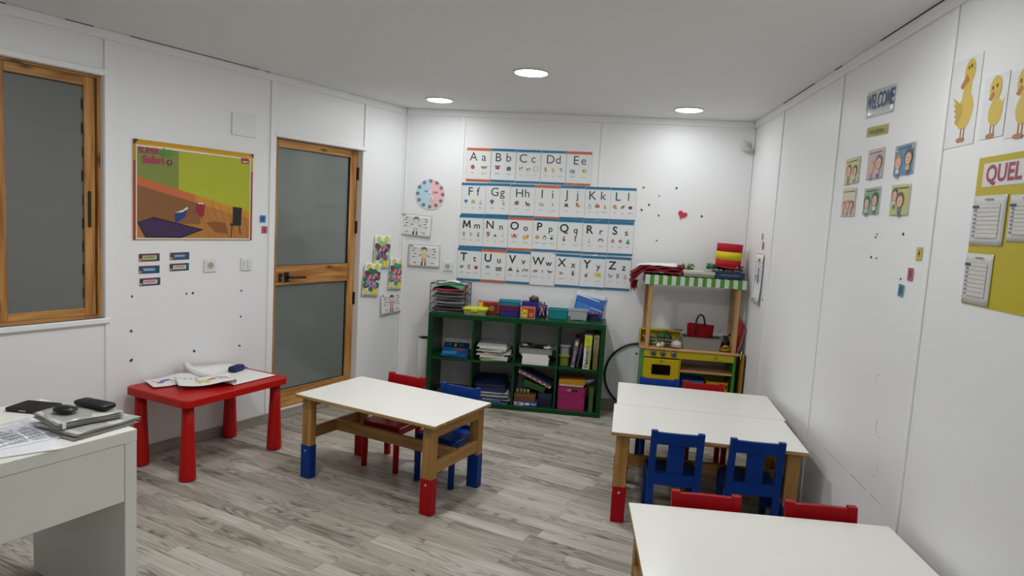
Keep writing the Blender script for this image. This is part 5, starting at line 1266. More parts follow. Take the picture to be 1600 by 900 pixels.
q = MB(); q.lathe([(.034, 0), (.040, .003), (.042, .035), (.039, .035), (.036, .006)], mat('#3a2a22', .5, .1), 20); q.build('pot', pc_)
for k in range(16):
    a = random.random() * 6.28; r_ = random.random() * .030; q = MB(); hx = random.choice(['#8a6a4a', '#a8703a', '#6a4a3a', '#7a3a3a', '#4a4a4a', '#b08a5a']); x_, y_ = r_ * math.cos(a), r_ * math.sin(a)
    q.tube([(x_, y_, .007), (x_ * 1.05, y_ * 1.05, .046 + random.random() * .012)], .0036, mat(hx, .5, 0), 6); q.build('pencil', pc_)
cup = thing('pencil_cup', 'purple metal pencil cup with dark pens on the green shelf', 'pencil pot', (-.420, 5.690, ZT), 0)
q = MB(); q.lathe([(.036, 0), (.038, .002), (.045, .098), (.042, .098), (.036, .006)], mat('#4a2450', .35, .15), 24); q.build('pot', cup)
p = Print(.0); 
q = MB(); q.add([(.0 + dx, -.0425 - dz * .06, .012 + dz) for dx, dz in ((-.022, 0), (-.012, 0), (.004, .06), (-.002, .062))], [[0, 1, 2, 3]], ink('#d8a0b0')); q.add([(.0 + dx, -.0435 - dz * .06, .012 + dz) for dx, dz in ((.018, 0), (.026, 0), (.006, .062), (.001, .06))], [[0, 1, 2, 3]], ink('#d8a0b0')); q.build('pattern', cup, recalc=False)
for k in range(14):
    a = random.random() * 6.28; r_ = random.random() * .032; q = MB(); hx = random.choice(['#2a2c30', '#3a4a4c', '#5a3a5a', '#6a6f72', '#2f5a5a']); x_, y_ = r_ * math.cos(a), r_ * math.sin(a)
    q.tube([(x_, y_, .008), (x_ * 1.1, y_ * 1.1, .104 + random.random() * .022)], .0048, mat(hx, .4, 0), 6); q.build('pen', cup)
basket('plastic_basket', 'turquoise plastic basket standing alone on the green shelf', 'basket', (-.280, 5.690, ZT), .185, .155, .076, 0, mat('#1b8a90', .3, .04), 'plastic baskets on the green shelf', tap=.84)
cl = basket('clear_box', 'translucent white plastic box near the right end of the green shelf', 'box', (-.108, 5.665, ZT + .006), .165, .135, .082, 0, mat('#c9d2d2', .25, .02, trans=.4), tap=.82, rim=.008)
for sx in (-1, 1):
    q = MB(); q.box((sx * .052, -.045, -.002), (.022, .016, .008), mat('#c9d2d2', .25, .02, trans=.4), .001); q.build('foot', cl)
pb = basket('plastic_basket', 'small purple basket with red rim at the right end of the green shelf', 'basket', (.020, 5.745, ZT), .10, .12, .055, 0, mat('#2c2560', .3, .05), 'plastic baskets on the green shelf', tap=.88)
q = MB(); q.loft([(0, 0, .054, .064, .018, .050), (0, 0, .056, .066, .020, .053), (0, 0, .056, .066, .02, .060), (0, 0, .046, .056, .015, .060), (0, 0, .046, .056, .015, .050)], mat('#a0304a', .3, .04)); q.build('rim_band', pb)
q = MB()
for k in range(9): q.blob((random.uniform(-.03, .03), random.uniform(-.04, .04), .05), (.012, .014, .010), mat(random.choice(['#8a8a90', '#6a3a5a', '#4a6a7a']), .5, 0), 7, 4)
q.build('contents', pb)
# blue document sleeves leaning on the wall
for k, (x, lab, hx) in enumerate(((-.045, 'clear sleeve of papers leaning behind the blue envelope', '#c9d3da'), (-.040, 'blue plastic document envelope leaning against the wall', '#1668c0'))):
    t = thing('document_sleeve', lab, 'folder', (x, YB - .050 - .018 * k, ZT + .004), 0, 'document sleeves on the green shelf', rot=(-.16 - .10 * k, .16, 0))
    w, h = (.265, .21) if k == 0 else (.25, .178)
    q = MB(); q.sheet(w, h, lambda u, v: ((u - .5) * w, -.004 - .003 * math.sin(5 * u + 3 * v), v * h), mat(hx, .30, .05), 8, 6, .002); q.build('sleeve', t)
    if k:
        p = Print(.009); p.poly('#1d58a8', [(-w / 2, h * .72), (w / 2, h * .60), (w / 2, h * .98), (-w / 2, h * .98)]); p.poly('#2a86b8', [(-w * .2, .01), (w * .4, .01), (w * .4, h * .30), (-w * .2, h * .34)]); p.line('#cfe0f0', [(w * .05, h * .52), (w * .5, h * .42)], .005); p.line('#e2eef8', [(-w * .4, h * 1.0), (w * .3, h * .90)], .007); p.build('flap', t)

# --- compartments: upper row
x0 = cellx(0)
book('blue magazine lying under the other in the upper left compartment', (x0 + .205, 5.60, ZM), .21, .24, .014, -.10, '#16406c', 'blue magazines', art=[('#2a8ac0', rct(-.45, -.48, .3, -.30)), ('#c9a04a', rct(-.1, -.2, .3, -.1)), ('#b8433c', rct(.1, -.05, .4, .1))])
book('blue magazine lying on top in the upper left compartment', (x0 + .175, 5.605, ZM + .044), .215, .26, .016, .08, '#1b5a94', 'blue magazines', art=[('#12243c', rct(-.46, .05, .46, .46)), ('#3a8ab8', rct(-.4, .2, -.2, .4)), ('#d0c9a0', rct(-.1, .15, .0, .4)), ('#4a7ab0', rct(.1, .2, .3, .38)), ('#a8504a', rct(-.05, -.16, .35, -.04)), ('#2f96cc', rct(-.46, -.46, .1, -.25))], rot=(.22, .0, .08))
x0 = cellx(1); z = ZM
random.seed(5)
ORD = ['bottom', 'second', 'third', 'fourth', 'fifth', 'sixth', 'seventh', 'eighth', 'ninth', 'tenth', 'eleventh', 'top']
for k in range(12):
    th_ = random.choice((.009, .011, .013)); wd = .225 + random.uniform(-.02, .02)
    book('%s booklet from below in the messy white pile of the green shelf' % ORD[k] if k < 11 else 'topmost booklet of the messy white pile in the green shelf', (x0 + .168 + random.uniform(-.03, .03), 5.625 + random.uniform(-.02, .015), z), wd, .29, th_, random.uniform(-.12, .12), random.choice(['#d8d8d0', '#c9c9c0', '#b9bdb4', '#cfd2ca', '#c4c49a']), 'white booklets in one messy pile', '#e2e2da', 'booklet'); z += th_ + .0006
x0 = cellx(2)
z = ZM
for k in range(5):
    book('%s paper ream from below under the grey tray in the shelf' % ORD[k], (x0 + .168 + random.uniform(-.006, .006), 5.62, z), .22, .29, .017, random.uniform(-.02, .02), '#e4e4de', 'paper reams under the grey tray', '#eceae4', 'paper_ream'); z += .0176
tg = basket('grey_tray', 'grey tray of odds and ends on the paper reams in the shelf', 'tray', (x0 + .165, 5.612, z + .0005), .285, .26, .046, 0, mat('#8d8b88', .5, .04), None, .97, .004)
for k in range(16):
    q = MB(); hx = random.choice(['#1f1f21', '#2a2a2c', '#e0e0dc', '#242022', '#8a6a2c', '#3a3a3c', '#d8d4ca'])
    q.blob((random.uniform(-.11, .11), random.uniform(-.09, .08), .034 + random.random() * .018), (random.uniform(.015, .04), random.uniform(.012, .03), random.uniform(.008, .016)), mat(hx, .5, 0), 7, 5, .25); q.build('trinket', tg)
x0 = cellx(3)
gj = basket('lidded_tub', 'yellow-green tub of small pieces in the upper right compartment', 'tub', (x0 + .051, 5.60, ZM), .088, .12, .078, 0, mat('#8c9430', .3, .2, 60, trans=.2), tap=.86)
q = MB(); q.loft([(0, 0, .043, .060, .014, .074), (0, 0, .047, .064, .016, .078), (0, 0, .047, .064, .016, .085), (0, 0, .042, .058, .014, .087)], mat('#a3ac34', .3, .03)); q.build('lid', gj)
gj = basket('lidded_tub', 'frosted clear tub stacked on the yellow-green tub', 'tub', (x0 + .051, 5.60, ZM + .0875), .086, .12, .075, 0, mat('#b9bcb6', .3, .05, trans=.4), tap=.86)
q = MB(); q.loft([(0, 0, .042, .060, .014, .071), (0, 0, .047, .064, .016, .075), (0, 0, .047, .064, .016, .082), (0, 0, .042, .058, .014, .084)], mat('#a9aca8', .3, .02)); q.build('lid', gj)
gbox('puzzle_box', 'purple-grey puzzle box leaning in the upper right compartment', 'game box', (x0 + .122, 5.60, ZM + .003), .036, .26, .235, 0, '#5d5270', '#645a78', 'upright game boxes', (0, .12, 0), [('#8a7a9a', rct(.1, .02, .9, .10)), ('#e0d23c', rct(.22, .80, .78, .94)), ('#b9b0c4', rct(.42, .22, .58, .62))], .5)
gbox('puzzle_box', 'dark purple box behind the leaning puzzle box', 'game box', (x0 + .160, 5.625, ZM + .003), .026, .24, .20, 0, '#423c58', '#4a4462', 'upright game boxes', (0, .12, 0))
gbox('domino_box', 'white and lime box lettered domino standing in the shelf', 'game box', (x0 + .233, 5.585, ZM + .001), .060, .24, .278, 0, '#d9d9d2', '#dcdcd6', 'upright game boxes', (0, .03, 0),
     [('#c4c92c', [(.0, .58), (1, .74), (1, 1), (0, 1)]), ('#a9b42a', rct(.75, 0, 1, .74)), ('#1c3f8c', 'domino', .48, .46, .044, .02, PI / 2), ('#33343a', circ(.40, .10, .26, 10, .05)), ('#d9d9d2', circ(.40, .10, .14, 10, .025)), ('#33343a', circ(.55, .19, .2, 8, .03)), ('#8a903c', rct(.38, .78, .52, .93))], .5)
gbox('game_box', 'olive game box with faded lettering against the right side of the shelf', 'game box', (x0 + .306, 5.61, ZM), .044, .26, .285, 0, '#6b6c38', '#7c7a5c', 'upright game boxes', None,
     [('#8a8a6a', rct(.0, .6, 1, 1)), ('#a8603c', rct(.36, .44, .64, .78)), ('#4a4a2c', circ(.5, .9, .2, 8, .03))], .5)
# --- compartments: lower row
x0 = cellx(0)
gbox('dark_box', 'dark low box in the lower left compartment', 'box', (x0 + .17, 5.62, ZB), .24, .25, .07, 0, '#23282a', '#2a3032')
x0 = cellx(1); z = ZB
for k, (hx, th_, pg, dx) in enumerate((('#3a6a9a', .012, '#b9c2cc', .03), ('#2f5a8a', .013, '#a9b4c0', -.02), ('#8a8f9a', .012, '#c9ccd0', .04), ('#1f3a6a', .016, '#9aa4b4', .0), ('#a9aaa8', .014, '#d0d0cc', .03), ('#4a4a5a', .013, '#8a8a92', -.02), ('#c4c4c0', .010, '#dcdcd8', .02), ('#1a2a58', .018, '#4a5a7a', .0), ('#15234a', .020, '#3a4a6a', .01))):
    book('%s book from below in the bluish pile of the lower shelf row' % ORD[k], (x0 + .165 + dx, 5.61, z), .235, .27, th_, random.uniform(-.06, .06), hx, 'bluish books in one pile', pg); z += th_ + .0006
book('dark blue speckled book on top of the bluish pile', (x0 + .150, 5.61, z + .023), .25, .26, .022, .03, '#101a3a', 'bluish books in one pile', '#2a3a5a', art=[('#2a3a6a', circ(random.uniform(-.4, .4), random.uniform(-.4, .4), .05)) for k in range(8)], rot=(.16, 0, .03))
x0 = cellx(2)
gbox('flat_box', 'flat blue and white printed box at the bottom of the third compartment', 'game box', (x0 + .105, 5.585, ZB), .20, .22, .034, 0, '#27408a', '#3a549a', 'jumbled games in the third lower compartment', None, [('#c9ccd4', rct(.05, .1, .45, .9)), ('#b85a4a', rct(.12, .2, .28, .8)), ('#dfe2e6', rct(.5, .3, .68, .85)), ('#9ab0d8', rct(.74, .45, .97, .8))])
gbox('wooden_box', 'brown wooden box on the flat blue box in the shelf', 'box', (x0 + .098, 5.59, ZB + .0345), .18, .20, .055, 0, '#6b4423', '#7a5230', 'jumbled games in the third lower compartment', None, None, .8)
for k in range(4):
    q = MB(); q.lathe([(.011, 0), (.011, .036), (.008, .040)], mat(random.choice(['#8a8a5a', '#a0a07a', '#6f7a4a']), .6, .1), 12)
    o = q.build('wooden_peg'); o.location = (x0 + .03 + k * .030, 5.53 + .01 * (k % 2), ZB + .0900); tag(o, ['leftmost', 'second', 'third', 'rightmost'][k] + ' of four pale pegs on the brown wooden box', 'peg', 'pegs on the wooden box')
gbox('dark_box', 'dark blue box in the right of the third lower compartment', 'box', (x0 + .265, 5.63, ZB), .115, .20, .11, 0, '#141f33', '#1a2740', 'jumbled games in the third lower compartment')
gbox('green_box', 'green box tilted above the brown wooden box', 'game box', (x0 + .160, 5.63, ZB + .135), .19, .18, .050, 0, '#27602a', '#2f7032', 'jumbled games in the third lower compartment', (0, .30, 0))
gbox('striped_box', 'long red and white striped box lying tilted on top of the jumble', 'game box', (x0 + .168, 5.60, ZB + .222), .295, .22, .034, 0, '#b9b2ac', '#26324f', 'jumbled games in the third lower compartment', (0, .42, 0),
     [('#c9c2bc', rct(.0, .02, 1, .6))] + [('#a83226', rct(.04 + k * .16, .15, .15 + k * .16, .55)) for k in range(6)] + [('#4a5a6a', rct(.155 + k * .16, .0, .19 + k * .16, .2)) for k in range(5)], .6)
x0 = cellx(3)
M_MAG = mat('#a01a5c', .5, .18, 60, .5)
mb_ = basket('storage_basket', 'magenta plastic basket with a hand hole in the lower right compartment', 'basket', (x0 + .130, 5.60, ZB), .238, .26, .195, 0, M_MAG, None, .95, .004, .018)
q = MB(); q.box((.025, -.128, .168), (.052, .006, .018), M_BLK, .006); q.build('hand_hole', mb_)
q = MB(); q.box((-.02, -.132, .170), (.030, .002, .016), mat('#b98aa4', .5, 0), .0005); q.build('label_tag', mb_)
q = MB()
for k in range(11): q.box((0, -.1235 - .0046 * k / 11, .02 + k * .0135), (.214 + k * .0008, .004, .007), M_MAG, .002)
q.build('weave_ribs', mb_)
book('thick yellow and white book lying on the magenta basket', (x0 + .125, 5.60, ZB + .208), .215, .20, .046, .0, '#b9861c', None, '#d9d4c8', rot=(0, -.04, .05), art=None)
gbox('white_box', 'white card packet between the basket and the yellow book', 'box', (x0 + .125, 5.60, ZB + .1955), .205, .22, .012, 0, '#cfcac4', '#d6d2cc')
pr = thing('paper_roll', 'rolled clear plastic sheet beside the yellow book on the basket', 'roll', (x0 + .262, 5.60, ZB + .226), 0, rot=(0, 1.25, .1))
q = MB(); q.tube([(0, 0, -.045), (0, 0, -.02), (0, 0, .035), (0, 0, .06)], [.020, .022, .018, .004], mat('#b9babc', .25, .05), 12); q.build('roll', pr)
book('green book standing at the right of the magenta basket', (x0 + .293, 5.58, ZB), .035, .20, .20, 0, '#3f5a2a', None, '#7a8a4a')

# tall paper tube left of the shelf
tb_ = thing('paper_tube', 'white cardboard tube with dark rim standing left of the green shelf', 'tube', (-1.415, 5.64, 0), 0)
q = MB(); q.lathe([(.052, 0), (.054, .002), (.054, .520), (.049, .520), (.049, .02)], mat('#d2d2cf', .45, .03), 28); q.build('tube', tb_)
q = MB(); q.lathe([(.0545, .517), (.0555, .518), (.0555, .5225), (.049, .5225), (.049, .517)], mat('#5a5a58', .4, .03), 28); q.build('rim', tb_)

# hula hoop
hh = thing('hula_hoop', 'dark blue hula hoop leaning against the back wall behind the toy kitchen', 'hula hoop', (.432, 5.822, .009), 0, rot=(-.03, 0, 0))
q = MB(); q.tube([(.283 * math.cos(a), 0, .285 + .283 * math.sin(a)) for a in [2 * PI * i / 64 for i in range(64)]], .0095, mat('#16233f', .35, .05), 10, True); q.build('ring', hh)
q = MB(); q.tube([(.283 * math.cos(a), 0, .285 + .283 * math.sin(a)) for a in [2.4 + i * .03 for i in range(6)]], .0105, mat('#0c1526', .35, 0), 10); q.build('joint', hh)

# ------------------------------------------------------------------ toy kitchen with market awning
M_YEL = mat('#c4ae10', .38, .04); M_LG = mat('#3f8f2c', .4, .05)
KT = thing('toy_kitchen', 'yellow and green wooden toy kitchen with a striped awning', 'toy kitchen', (.80, 5.48, 0))
bk = .325          # depth
def kb(name, c, d, m, bev=.002, parent=None): q = MB(); q.box(c, d, m, bev); return q.build(name, parent or KT)
M_KW = wood('kitchen_wood', '#a8794a', '#d0a878', 'x', 0.1, .5, 24.0); M_KZ = wood('kitchen_wood', '#a06f3c', '#c79a62', 'z', 0.15, .5, 24.0)
kb('side_panel', (-.366, bk / 2, .300), (.016, bk - .01, .600), M_LG); kb('side_panel', (.356, bk / 2, .300), (.016, bk - .01, .600), M_LG)
kb('counter', (-.003, bk / 2 - .004, .609), (.782, bk + .008, .018), M_KW, .004)
kb('fascia', (-.005, .012, .570), (.708, .014, .060), M_YEL)
kb('divider', (-.068, bk / 2, .285), (.012, bk - .02, .51), M_YEL)
kb('shelf_board', (.144, bk / 2, .438), (.410, bk - .03, .016), M_KW)
kb('bottom_board', (-.005, bk / 2, .03), (.708, bk - .02, .016), M_KW)
od = kb('oven_door', (-.216, .008, .446), (.284, .016, .165), M_YEL, .004)
q = MB(); q.loft([(0, 0, .074, .041, .008, 0), (0, 0, .074, .041, .008, .004)], mat('#0c0c0a', .12, .0), M=Matrix.Translation((-.216, -.0002, .441)) @ Matrix.Rotation(PI / 2, 4, 'X')); q.build('oven_window', od)
def star_at(x, z, s, parent):
    q = MB(); q.prism([(x + (s if i % 2 == 0 else s * .45) * math.sin(PI * i / 5), z + (s if i % 2 == 0 else s * .45) * math.cos(PI * i / 5)) for i in range(10)], -.008, .001, mat('#6f9c2a', .4, 0)); return q.build('star_knob', parent)
star_at(-.216, .514, .014, od)
for x in (-.285, -.209, -.122):
    q = MB(); Mx = Matrix.Translation((x, .005, .574)) @ Matrix.Rotation(PI / 2, 4, 'X')
    q.lathe([(.024, 0), (.024, .006), (.020, .010), (.014, .012)], mat('#7b7d80', .3, .05, metal=.6), 20, M=Mx); q.box((x, -.011, .574), (.008, .010, .036), mat('#5a5c60', .3, 0, metal=.5), .002, M=None); q.build('control_knob', KT)
dw = kb('drawer', (.205, .0035, .573), (.172, .004, .042), M_YEL, .001); star_at(.205, .573, .013, dw)
kb('lower_door', (-.216, .008, .20), (.284, .016, .31), M_YEL, .004)
q = MB(); q.tube([(-.374, .03, .551), (-.412, .03, .551)], .004, M_KZ, 8); q.blob((-.416, .03, .551), (.011, .011, .011), mat('#4f7a2c', .4, 0), 10, 7); q.build('side_knob', KT)
q = MB(); q.box((-.215, bk - .012, .668), (.33, .014, .100), M_YEL, .002); q.box((-.215, bk - .035, .722), (.345, .060, .012), M_YEL, .002); q.build('backsplash', KT)
kb('splash_return', (-.384, bk - .06, .668), (.012, .10, .10), M_YEL)
for x, y, w in ((-.340, .022, .030), (.340, .022, .034), (-.352, bk - .020, .028), (.352, bk - .020, .028)):
    kb('post', (x, y, .618 + .285), (w, .026, .57), M_KZ, .003)
M_AWW = mat('#cdd2c9', .75, .05, 30); M_AWG = mat('#4c8f2a', .75, .06, 30)
q = MB(); n = 23; w = .784; xs = [-.392 + w * i / n for i in range(n + 1)]
for i in range(n):
    m = M_AWW if i % 2 == 0 else M_AWG
    for y, s_ in ((-.006, 1), (bk + .006, -1)):
        sag = lambda x: .006 * math.sin(3 * x + 1)
        q.add([(xs[i], y, 1.128 + sag(xs[i])), (xs[i + 1], y, 1.128 + sag(xs[i + 1])), (xs[i + 1], y, 1.200), (xs[i], y, 1.200)], [[0, 1, 2, 3]], m)
    q.add([(xs[i], -.006, 1.200), (xs[i + 1], -.006, 1.200), (xs[i + 1], bk + .006, 1.206), (xs[i], bk + .006, 1.206)], [[0, 1, 2, 3]], m)
for x in (-.392, .392): q.add([(x, -.006, 1.128), (x, bk + .006, 1.128), (x, bk + .006, 1.206), (x, -.006, 1.200)], [[0, 1, 2, 3]], M_AWW)
q.build('awning', KT)
q = MB()
for y in (.022, bk - .02): q.box((0, y, 1.185), (.76, .024, .024), M_KZ, .002)
for x in (-.366, 0, .366): q.box((x, bk / 2, 1.185), (.024, bk - .07, .024), M_KZ, .002)
q.build('awning_frame', KT)

# things in and on the toy kitchen (world coordinates)
KXo, KYo = .80, 5.48
def slot_crate(label, x, y, w, d, h, hx):
    t = thing('slotted_crate', label, 'crate', (x, y, .0385), 0, 'slotted plastic crates in the toy kitchen'); m = mat(hx, .35, .04)
    q = MB(); q.loft([(0, 0, w / 2 * .94, d / 2 * .94, .012, 0), (0, 0, w / 2 - .003, d / 2 - .003, .012, h - .008), (0, 0, w / 2, d / 2, .014, h - .008), (0, 0, w / 2, d / 2, .014, h), (0, 0, w / 2 - .006, d / 2 - .006, .01, h), (0, 0, w / 2 * .94 - .004, d / 2 * .94 - .004, .01, .004)], m); q.build('tub', t)
    q = MB(); nn = 7
    for r in range(2):
        for k in range(nn): q.box((-w * .38 + k * w * .76 / (nn - 1), -d / 2 + .001 + (r * .004), h - .035 - r * .05), (w * .055, .006, .030), M_BLK, .002)
    q.build('slots', t)
slot_crate('blue slotted crate under the toy kitchen shelf', .850, 5.635, .185, .20, .325, '#1f6fb0')
slot_crate('yellow slotted crate under the toy kitchen shelf', 1.048, 5.635, .180, .20, .325, '#c49c1c')
zc = .6185
vb = thing('wire_basket', 'white wire basket holding toy vegetables on the toy counter', 'basket', (.555, 5.600, zc), .05); M_WW = mat('#c9c9c4', .35, 0, metal=.3)
q = MB()
for z, a, c in ((.003, .085, .06), (.030, .098, .070), (.062, .108, .078)): q.tube([(sx * a, sy * c, z) for sx, sy in ((-1, -1), (1, -1), (1, 1), (-1, 1))], .0022, M_WW, 6, True)
for k in range(9):
    f = -1 + k / 4
    for sy in (-1, 1): q.tube([(f * .085, sy * .06, .003), (f * .108, sy * .078, .062)], .0014, M_WW, 5)
    for sx in (-1, 1): q.tube([(sx * .085, f * .06, .003), (sx * .108, f * .078, .062)], .0014, M_WW, 5)
q.build('wires', vb)
q = MB()
for s_ in (-1, 1): q.tube([(s_ * .108, -.02, .062), (s_ * .125, -.02, .075), (s_ * .125, .02, .075), (s_ * .108, .02, .062)], .003, M_WW, 6)
q.build('handles', vb)
def veg(name, label, loc, r, hx, jit=.05, stem=None):
    t = thing(name, label, 'toy food', loc, random.uniform(0, 6), 'toy food on the toy kitchen counter')
    q = MB(); q.blob((0, 0, r[2]), r, mat(hx, .5, .15, 40), 14, 9, jit); q.build('body', t)
    q = MB(); q.tube([(0, 0, r[2] * 1.9), (.002, 0, r[2] * 2.0 + .008)], [.004, .002], mat(stem or '#4a5a2a', .6, 0), 6); q.build('stem', t)
veg('toy_lettuce', 'bright green toy lettuce at the left of the wire basket', (.487, 5.575, zc + .004), (.040, .034, .036), '#25631c', .16)
veg('toy_lettuce', 'green toy cabbage at the back of the wire basket', (.585, 5.625, zc + .030), (.058, .038, .040), '#2f6324', .14)
veg('toy_potato', 'brown toy potato at the back of the wire basket', (.528, 5.615, zc + .040), (.034, .026, .026), '#a08a52', .08)
veg('toy_aubergine', 'dark green toy marrow standing right in the wire basket', (.632, 5.585, zc + .004), (.034, .032, .052), '#0f3320', .05)
veg('toy_egg', 'white toy egg lying in front of the wire basket', (.553, 5.502, zc), (.020, .018, .0165), '#dcdcd4', .0, '#dcdcd4')
veg('toy_pear', 'cream toy pear beside the white egg', (.583, 5.508, zc), (.016, .016, .024), '#c9c08a', .03)
ct = thing('toy_cloth', 'pinkish white toy cake lying right of the wire basket', 'toy food', (.700, 5.540, zc), .2, 'toy food on the toy kitchen counter')
q = MB(); q.lathe([(.045, 0), (.047, .012), (.045, .022)], mat('#b98a6a', .6, .1), 20); q.build('base', ct)
q = MB(); q.blob((0, 0, .030), (.044, .040, .032), mat('#c4c6c6', .5, .05), 14, 8, .06); q.build('cream', ct)
sp = thing('toy_spatula', 'black toy spatula lying in front of the wire basket', 'toy utensil', (.640, 5.502, zc + .004), -.15)
q = MB(); q.box((.05, 0, .0), (.045, .028, .004), M_BLK, .002); q.tube([(.03, 0, .001), (-.06, .004, .003)], .004, M_BLK, 8); q.build('blade', sp)
tu = basket('grey_tub', 'grey plastic tub on the toy kitchen counter holding the red bag', 'tub', (.895, 5.600, zc), .325, .18, .100, 0, mat('#8d8a80', .45, .03), None, .90, .006, .016)
q = MB(); q.box((-.10, .0, .085), (.07, .13, .02), mat('#1f1f21', .6, .1), .006); q.box((.11, .0, .080), (.05, .12, .02), mat('#2a2a2c', .6, .1), .006); q.build('dark_contents', tu)
bg = thing('felt_bag', 'red felt bag with a black handle standing in the grey tub', 'bag', (.885, 5.600, zc + .004), .0)
M_FELT = mat('#7a0810', .9, .12, 60, .2, spec=.2)
q = MB(); vs = []; N_ = 14
for j, (z, hx_, hy_) in enumerate(((0, .085, .045), (.06, .098, .052), (.13, .104, .042), (.195, .106, .018))):
    for k in range(N_ * 2):
        a = PI * k / N_; x_ = hx_ * (abs(math.cos(a)) ** .6) * (1 if math.cos(a) > 0 else -1); y_ = hy_ * math.sin(a)
        vs.append((x_, y_, z + (.014 * math.sin(x_ * 60) * .5 if j == 3 else 0)))
fs = [list(range(2 * N_))[::-1], [3 * 2 * N_ + k for k in range(2 * N_)]] + [[j * 2 * N_ + k, j * 2 * N_ + (k + 1) % (2 * N_), (j + 1) * 2 * N_ + (k + 1) % (2 * N_), (j + 1) * 2 * N_ + k] for j in range(3) for k in range(2 * N_)]
q.add(vs, fs, M_FELT, True); q.build('body', bg)
q = MB(); q.tube([(-.040, -.046, .120), (-.038, -.030, .175)] + [(-.006 - .034 * math.cos(a), -.020, .200 + .075 * math.sin(a)) for a in [PI * i / 10 for i in range(11)]] + [(.030, -.014, .180)], .0075, M_BLK, 8); q.build('handle', bg)
pt = thing('toy_pot', 'grey toy saucepan tipped beside the grey tub', 'toy pot', (1.088, 5.640, zc + .062), 0, rot=(.3, -.6, .3))
q = MB(); M_PT = mat('#4a4a4a', .25, .05, metal=.7); q.lathe([(.038, -.03), (.042, -.027), (.043, .034), (.040, .034), (.039, -.022)], M_PT, 24); q.build('pan', pt)
q = MB(); q.tube([(.042, 0, .025), (.06, 0, .028), (.080, 0, .030)], .006, M_BLK, 8); q.build('handle', pt)
bn = thing('toy_bowl', 'yellow toy bowl lying right of the grey tub', 'toy bowl', (1.085, 5.545, zc), 0)
q = MB(); q.lathe([(.022, 0), (.040, .008), (.052, .026), (.048, .026), (.036, .012)], mat('#a8902a', .4, .1), 24); q.build('bowl', bn)
q = MB(); q.tube([(-.03 + .06 * i / 6, -.004, .024 + .018 * math.sin(PI * i / 6)) for i in range(7)], [.004, .009, .012, .013, .012, .009, .004], mat('#b59a20', .5, .1), 8); q.build('toy_banana', bn)
sb = thing('blue_sponge', 'flat grey-blue pad on the yellow backsplash ledge', 'pad', (.735, 5.772, .7285), .1)
q = MB(); q.loft([(0, 0, .035, .022, .008, 0), (0, 0, .037, .024, .009, .004), (0, 0, .035, .022, .008, .009)], mat('#5f7480', .6, .1)); q.build('pad', sb)

# --- on the awning
za = 1.2075
random.seed(21)
M_CLOTH = mat('#7d0f20', .9, .12, 40, .15)
cl_ = thing('red_cloth', 'dark red fringed cloth folded on the left end of the awning', 'cloth', (.525, 5.630, za + .002), 0)
for k in range(3):
    def cf(u, v, k=k):
        x = -.225 + u * (.40 - .02 * k); y = -.13 + v * .27; z = .012 + k * .016 + .006 * math.sin(14 * u + 2 * k) + .005 * math.sin(9 * v + k)
        if x < -.135: z -= (-.135 - x) * (1.1 - .25 * k)
        return (x, y, z)
    q = MB(); q.sheet(.4, .27, cf, M_CLOTH, 18, 8, .012); q.build('fold', cl_)
q = MB(); q.blob((.165, .02, .055), (.035, .05, .022), M_CLOTH, 10, 7, .1); q.build('knot', cl_)
q = MB()
for k in range(18):
    y = -.13 + k * .008; x = -.222 + .05 * (k / 18) * random.uniform(.6, 1.3)
    q.tube([(x, y, -.065), (x - .006, y - .004, -.095 - random.random() * .02), (x + random.uniform(-.008, .008), y - .006, -.125 - random.random() * .03)], [.006, .005, .002], M_CLOTH, 6)
q.build('fringe', cl_)
wp2 = thing('white_sheet', 'white paper sheet lying on the red cloth', 'paper', (.492, 5.630, za + .062), .03)
q = MB(); q.sheet(.30, .20, lambda u, v: ((u - .5) * .32 + .02 * v, (v - .5) * .22, .012 + .006 * math.sin(5 * u) - .012 * (1 - u) + .02 * v * u), PAPER, 10, 6, .001); q.build('sheet', wp2)
def leafy(name, label, loc, w, d, h, cols, n, cat='garland'):
    t = thing(name, label, cat, loc, 0); q = MB()
    for k in range(n):
        a, e = random.uniform(0, 6.28), random.uniform(-.5, 1.2); c = Vector((random.uniform(-w, w), random.uniform(-d, d), random.uniform(.2, 1) * h)); s_ = random.uniform(.014, .026)
        dx = Vector((math.cos(a) * math.cos(e), math.sin(a) * math.cos(e), math.sin(e))) * s_; px = dx.cross(Vector((0, 0, 1))).normalized() * s_ * .35
        q.add([c - dx, c + px, c + dx, c - px, c + Vector((0, 0, .003))], [[0, 1, 4], [1, 2, 4], [2, 3, 4], [3, 0, 4], [3, 2, 1, 0]], mat(random.choice(cols), .35, 0))
    q.build('leaves', t)
    q = MB(); q.tube([(-w, 0, h * .3), (0, d * .3, h * .5), (w, 0, h * .3)], .006, mat(cols[0], .6, 0), 6); q.build('core', t)
    return t
leafy('garland', 'green and red tinsel garland in the middle of the awning', (.735, 5.715, za), .075, .05, .080, ['#1f7a34', '#2c8a3c', '#176a2c', '#c0322a'], 120)
leafy('garland', 'dark green tinsel garland under the red and yellow hat', (.985, 5.655, za + .052), .085, .06, .048, ['#12502a', '#1d6a38', '#0f4022', '#2a7a4a'], 140)
leafy('garland', 'blue-green foil garland right of the hat', (1.115, 5.620, za + .052), .06, .06, .040, ['#4a6a7a', '#6a8a7a', '#3a5a8a', '#9aa8a8'], 70)
gbox('board_box', 'cream and grey flat game box on the middle of the awning', 'game box', (.825, 5.580, za), .245, .17, .042, 0, '#8a8880', '#c4c6b0', None, None, None, .55)
bt = bpy.data.objects['board_box']
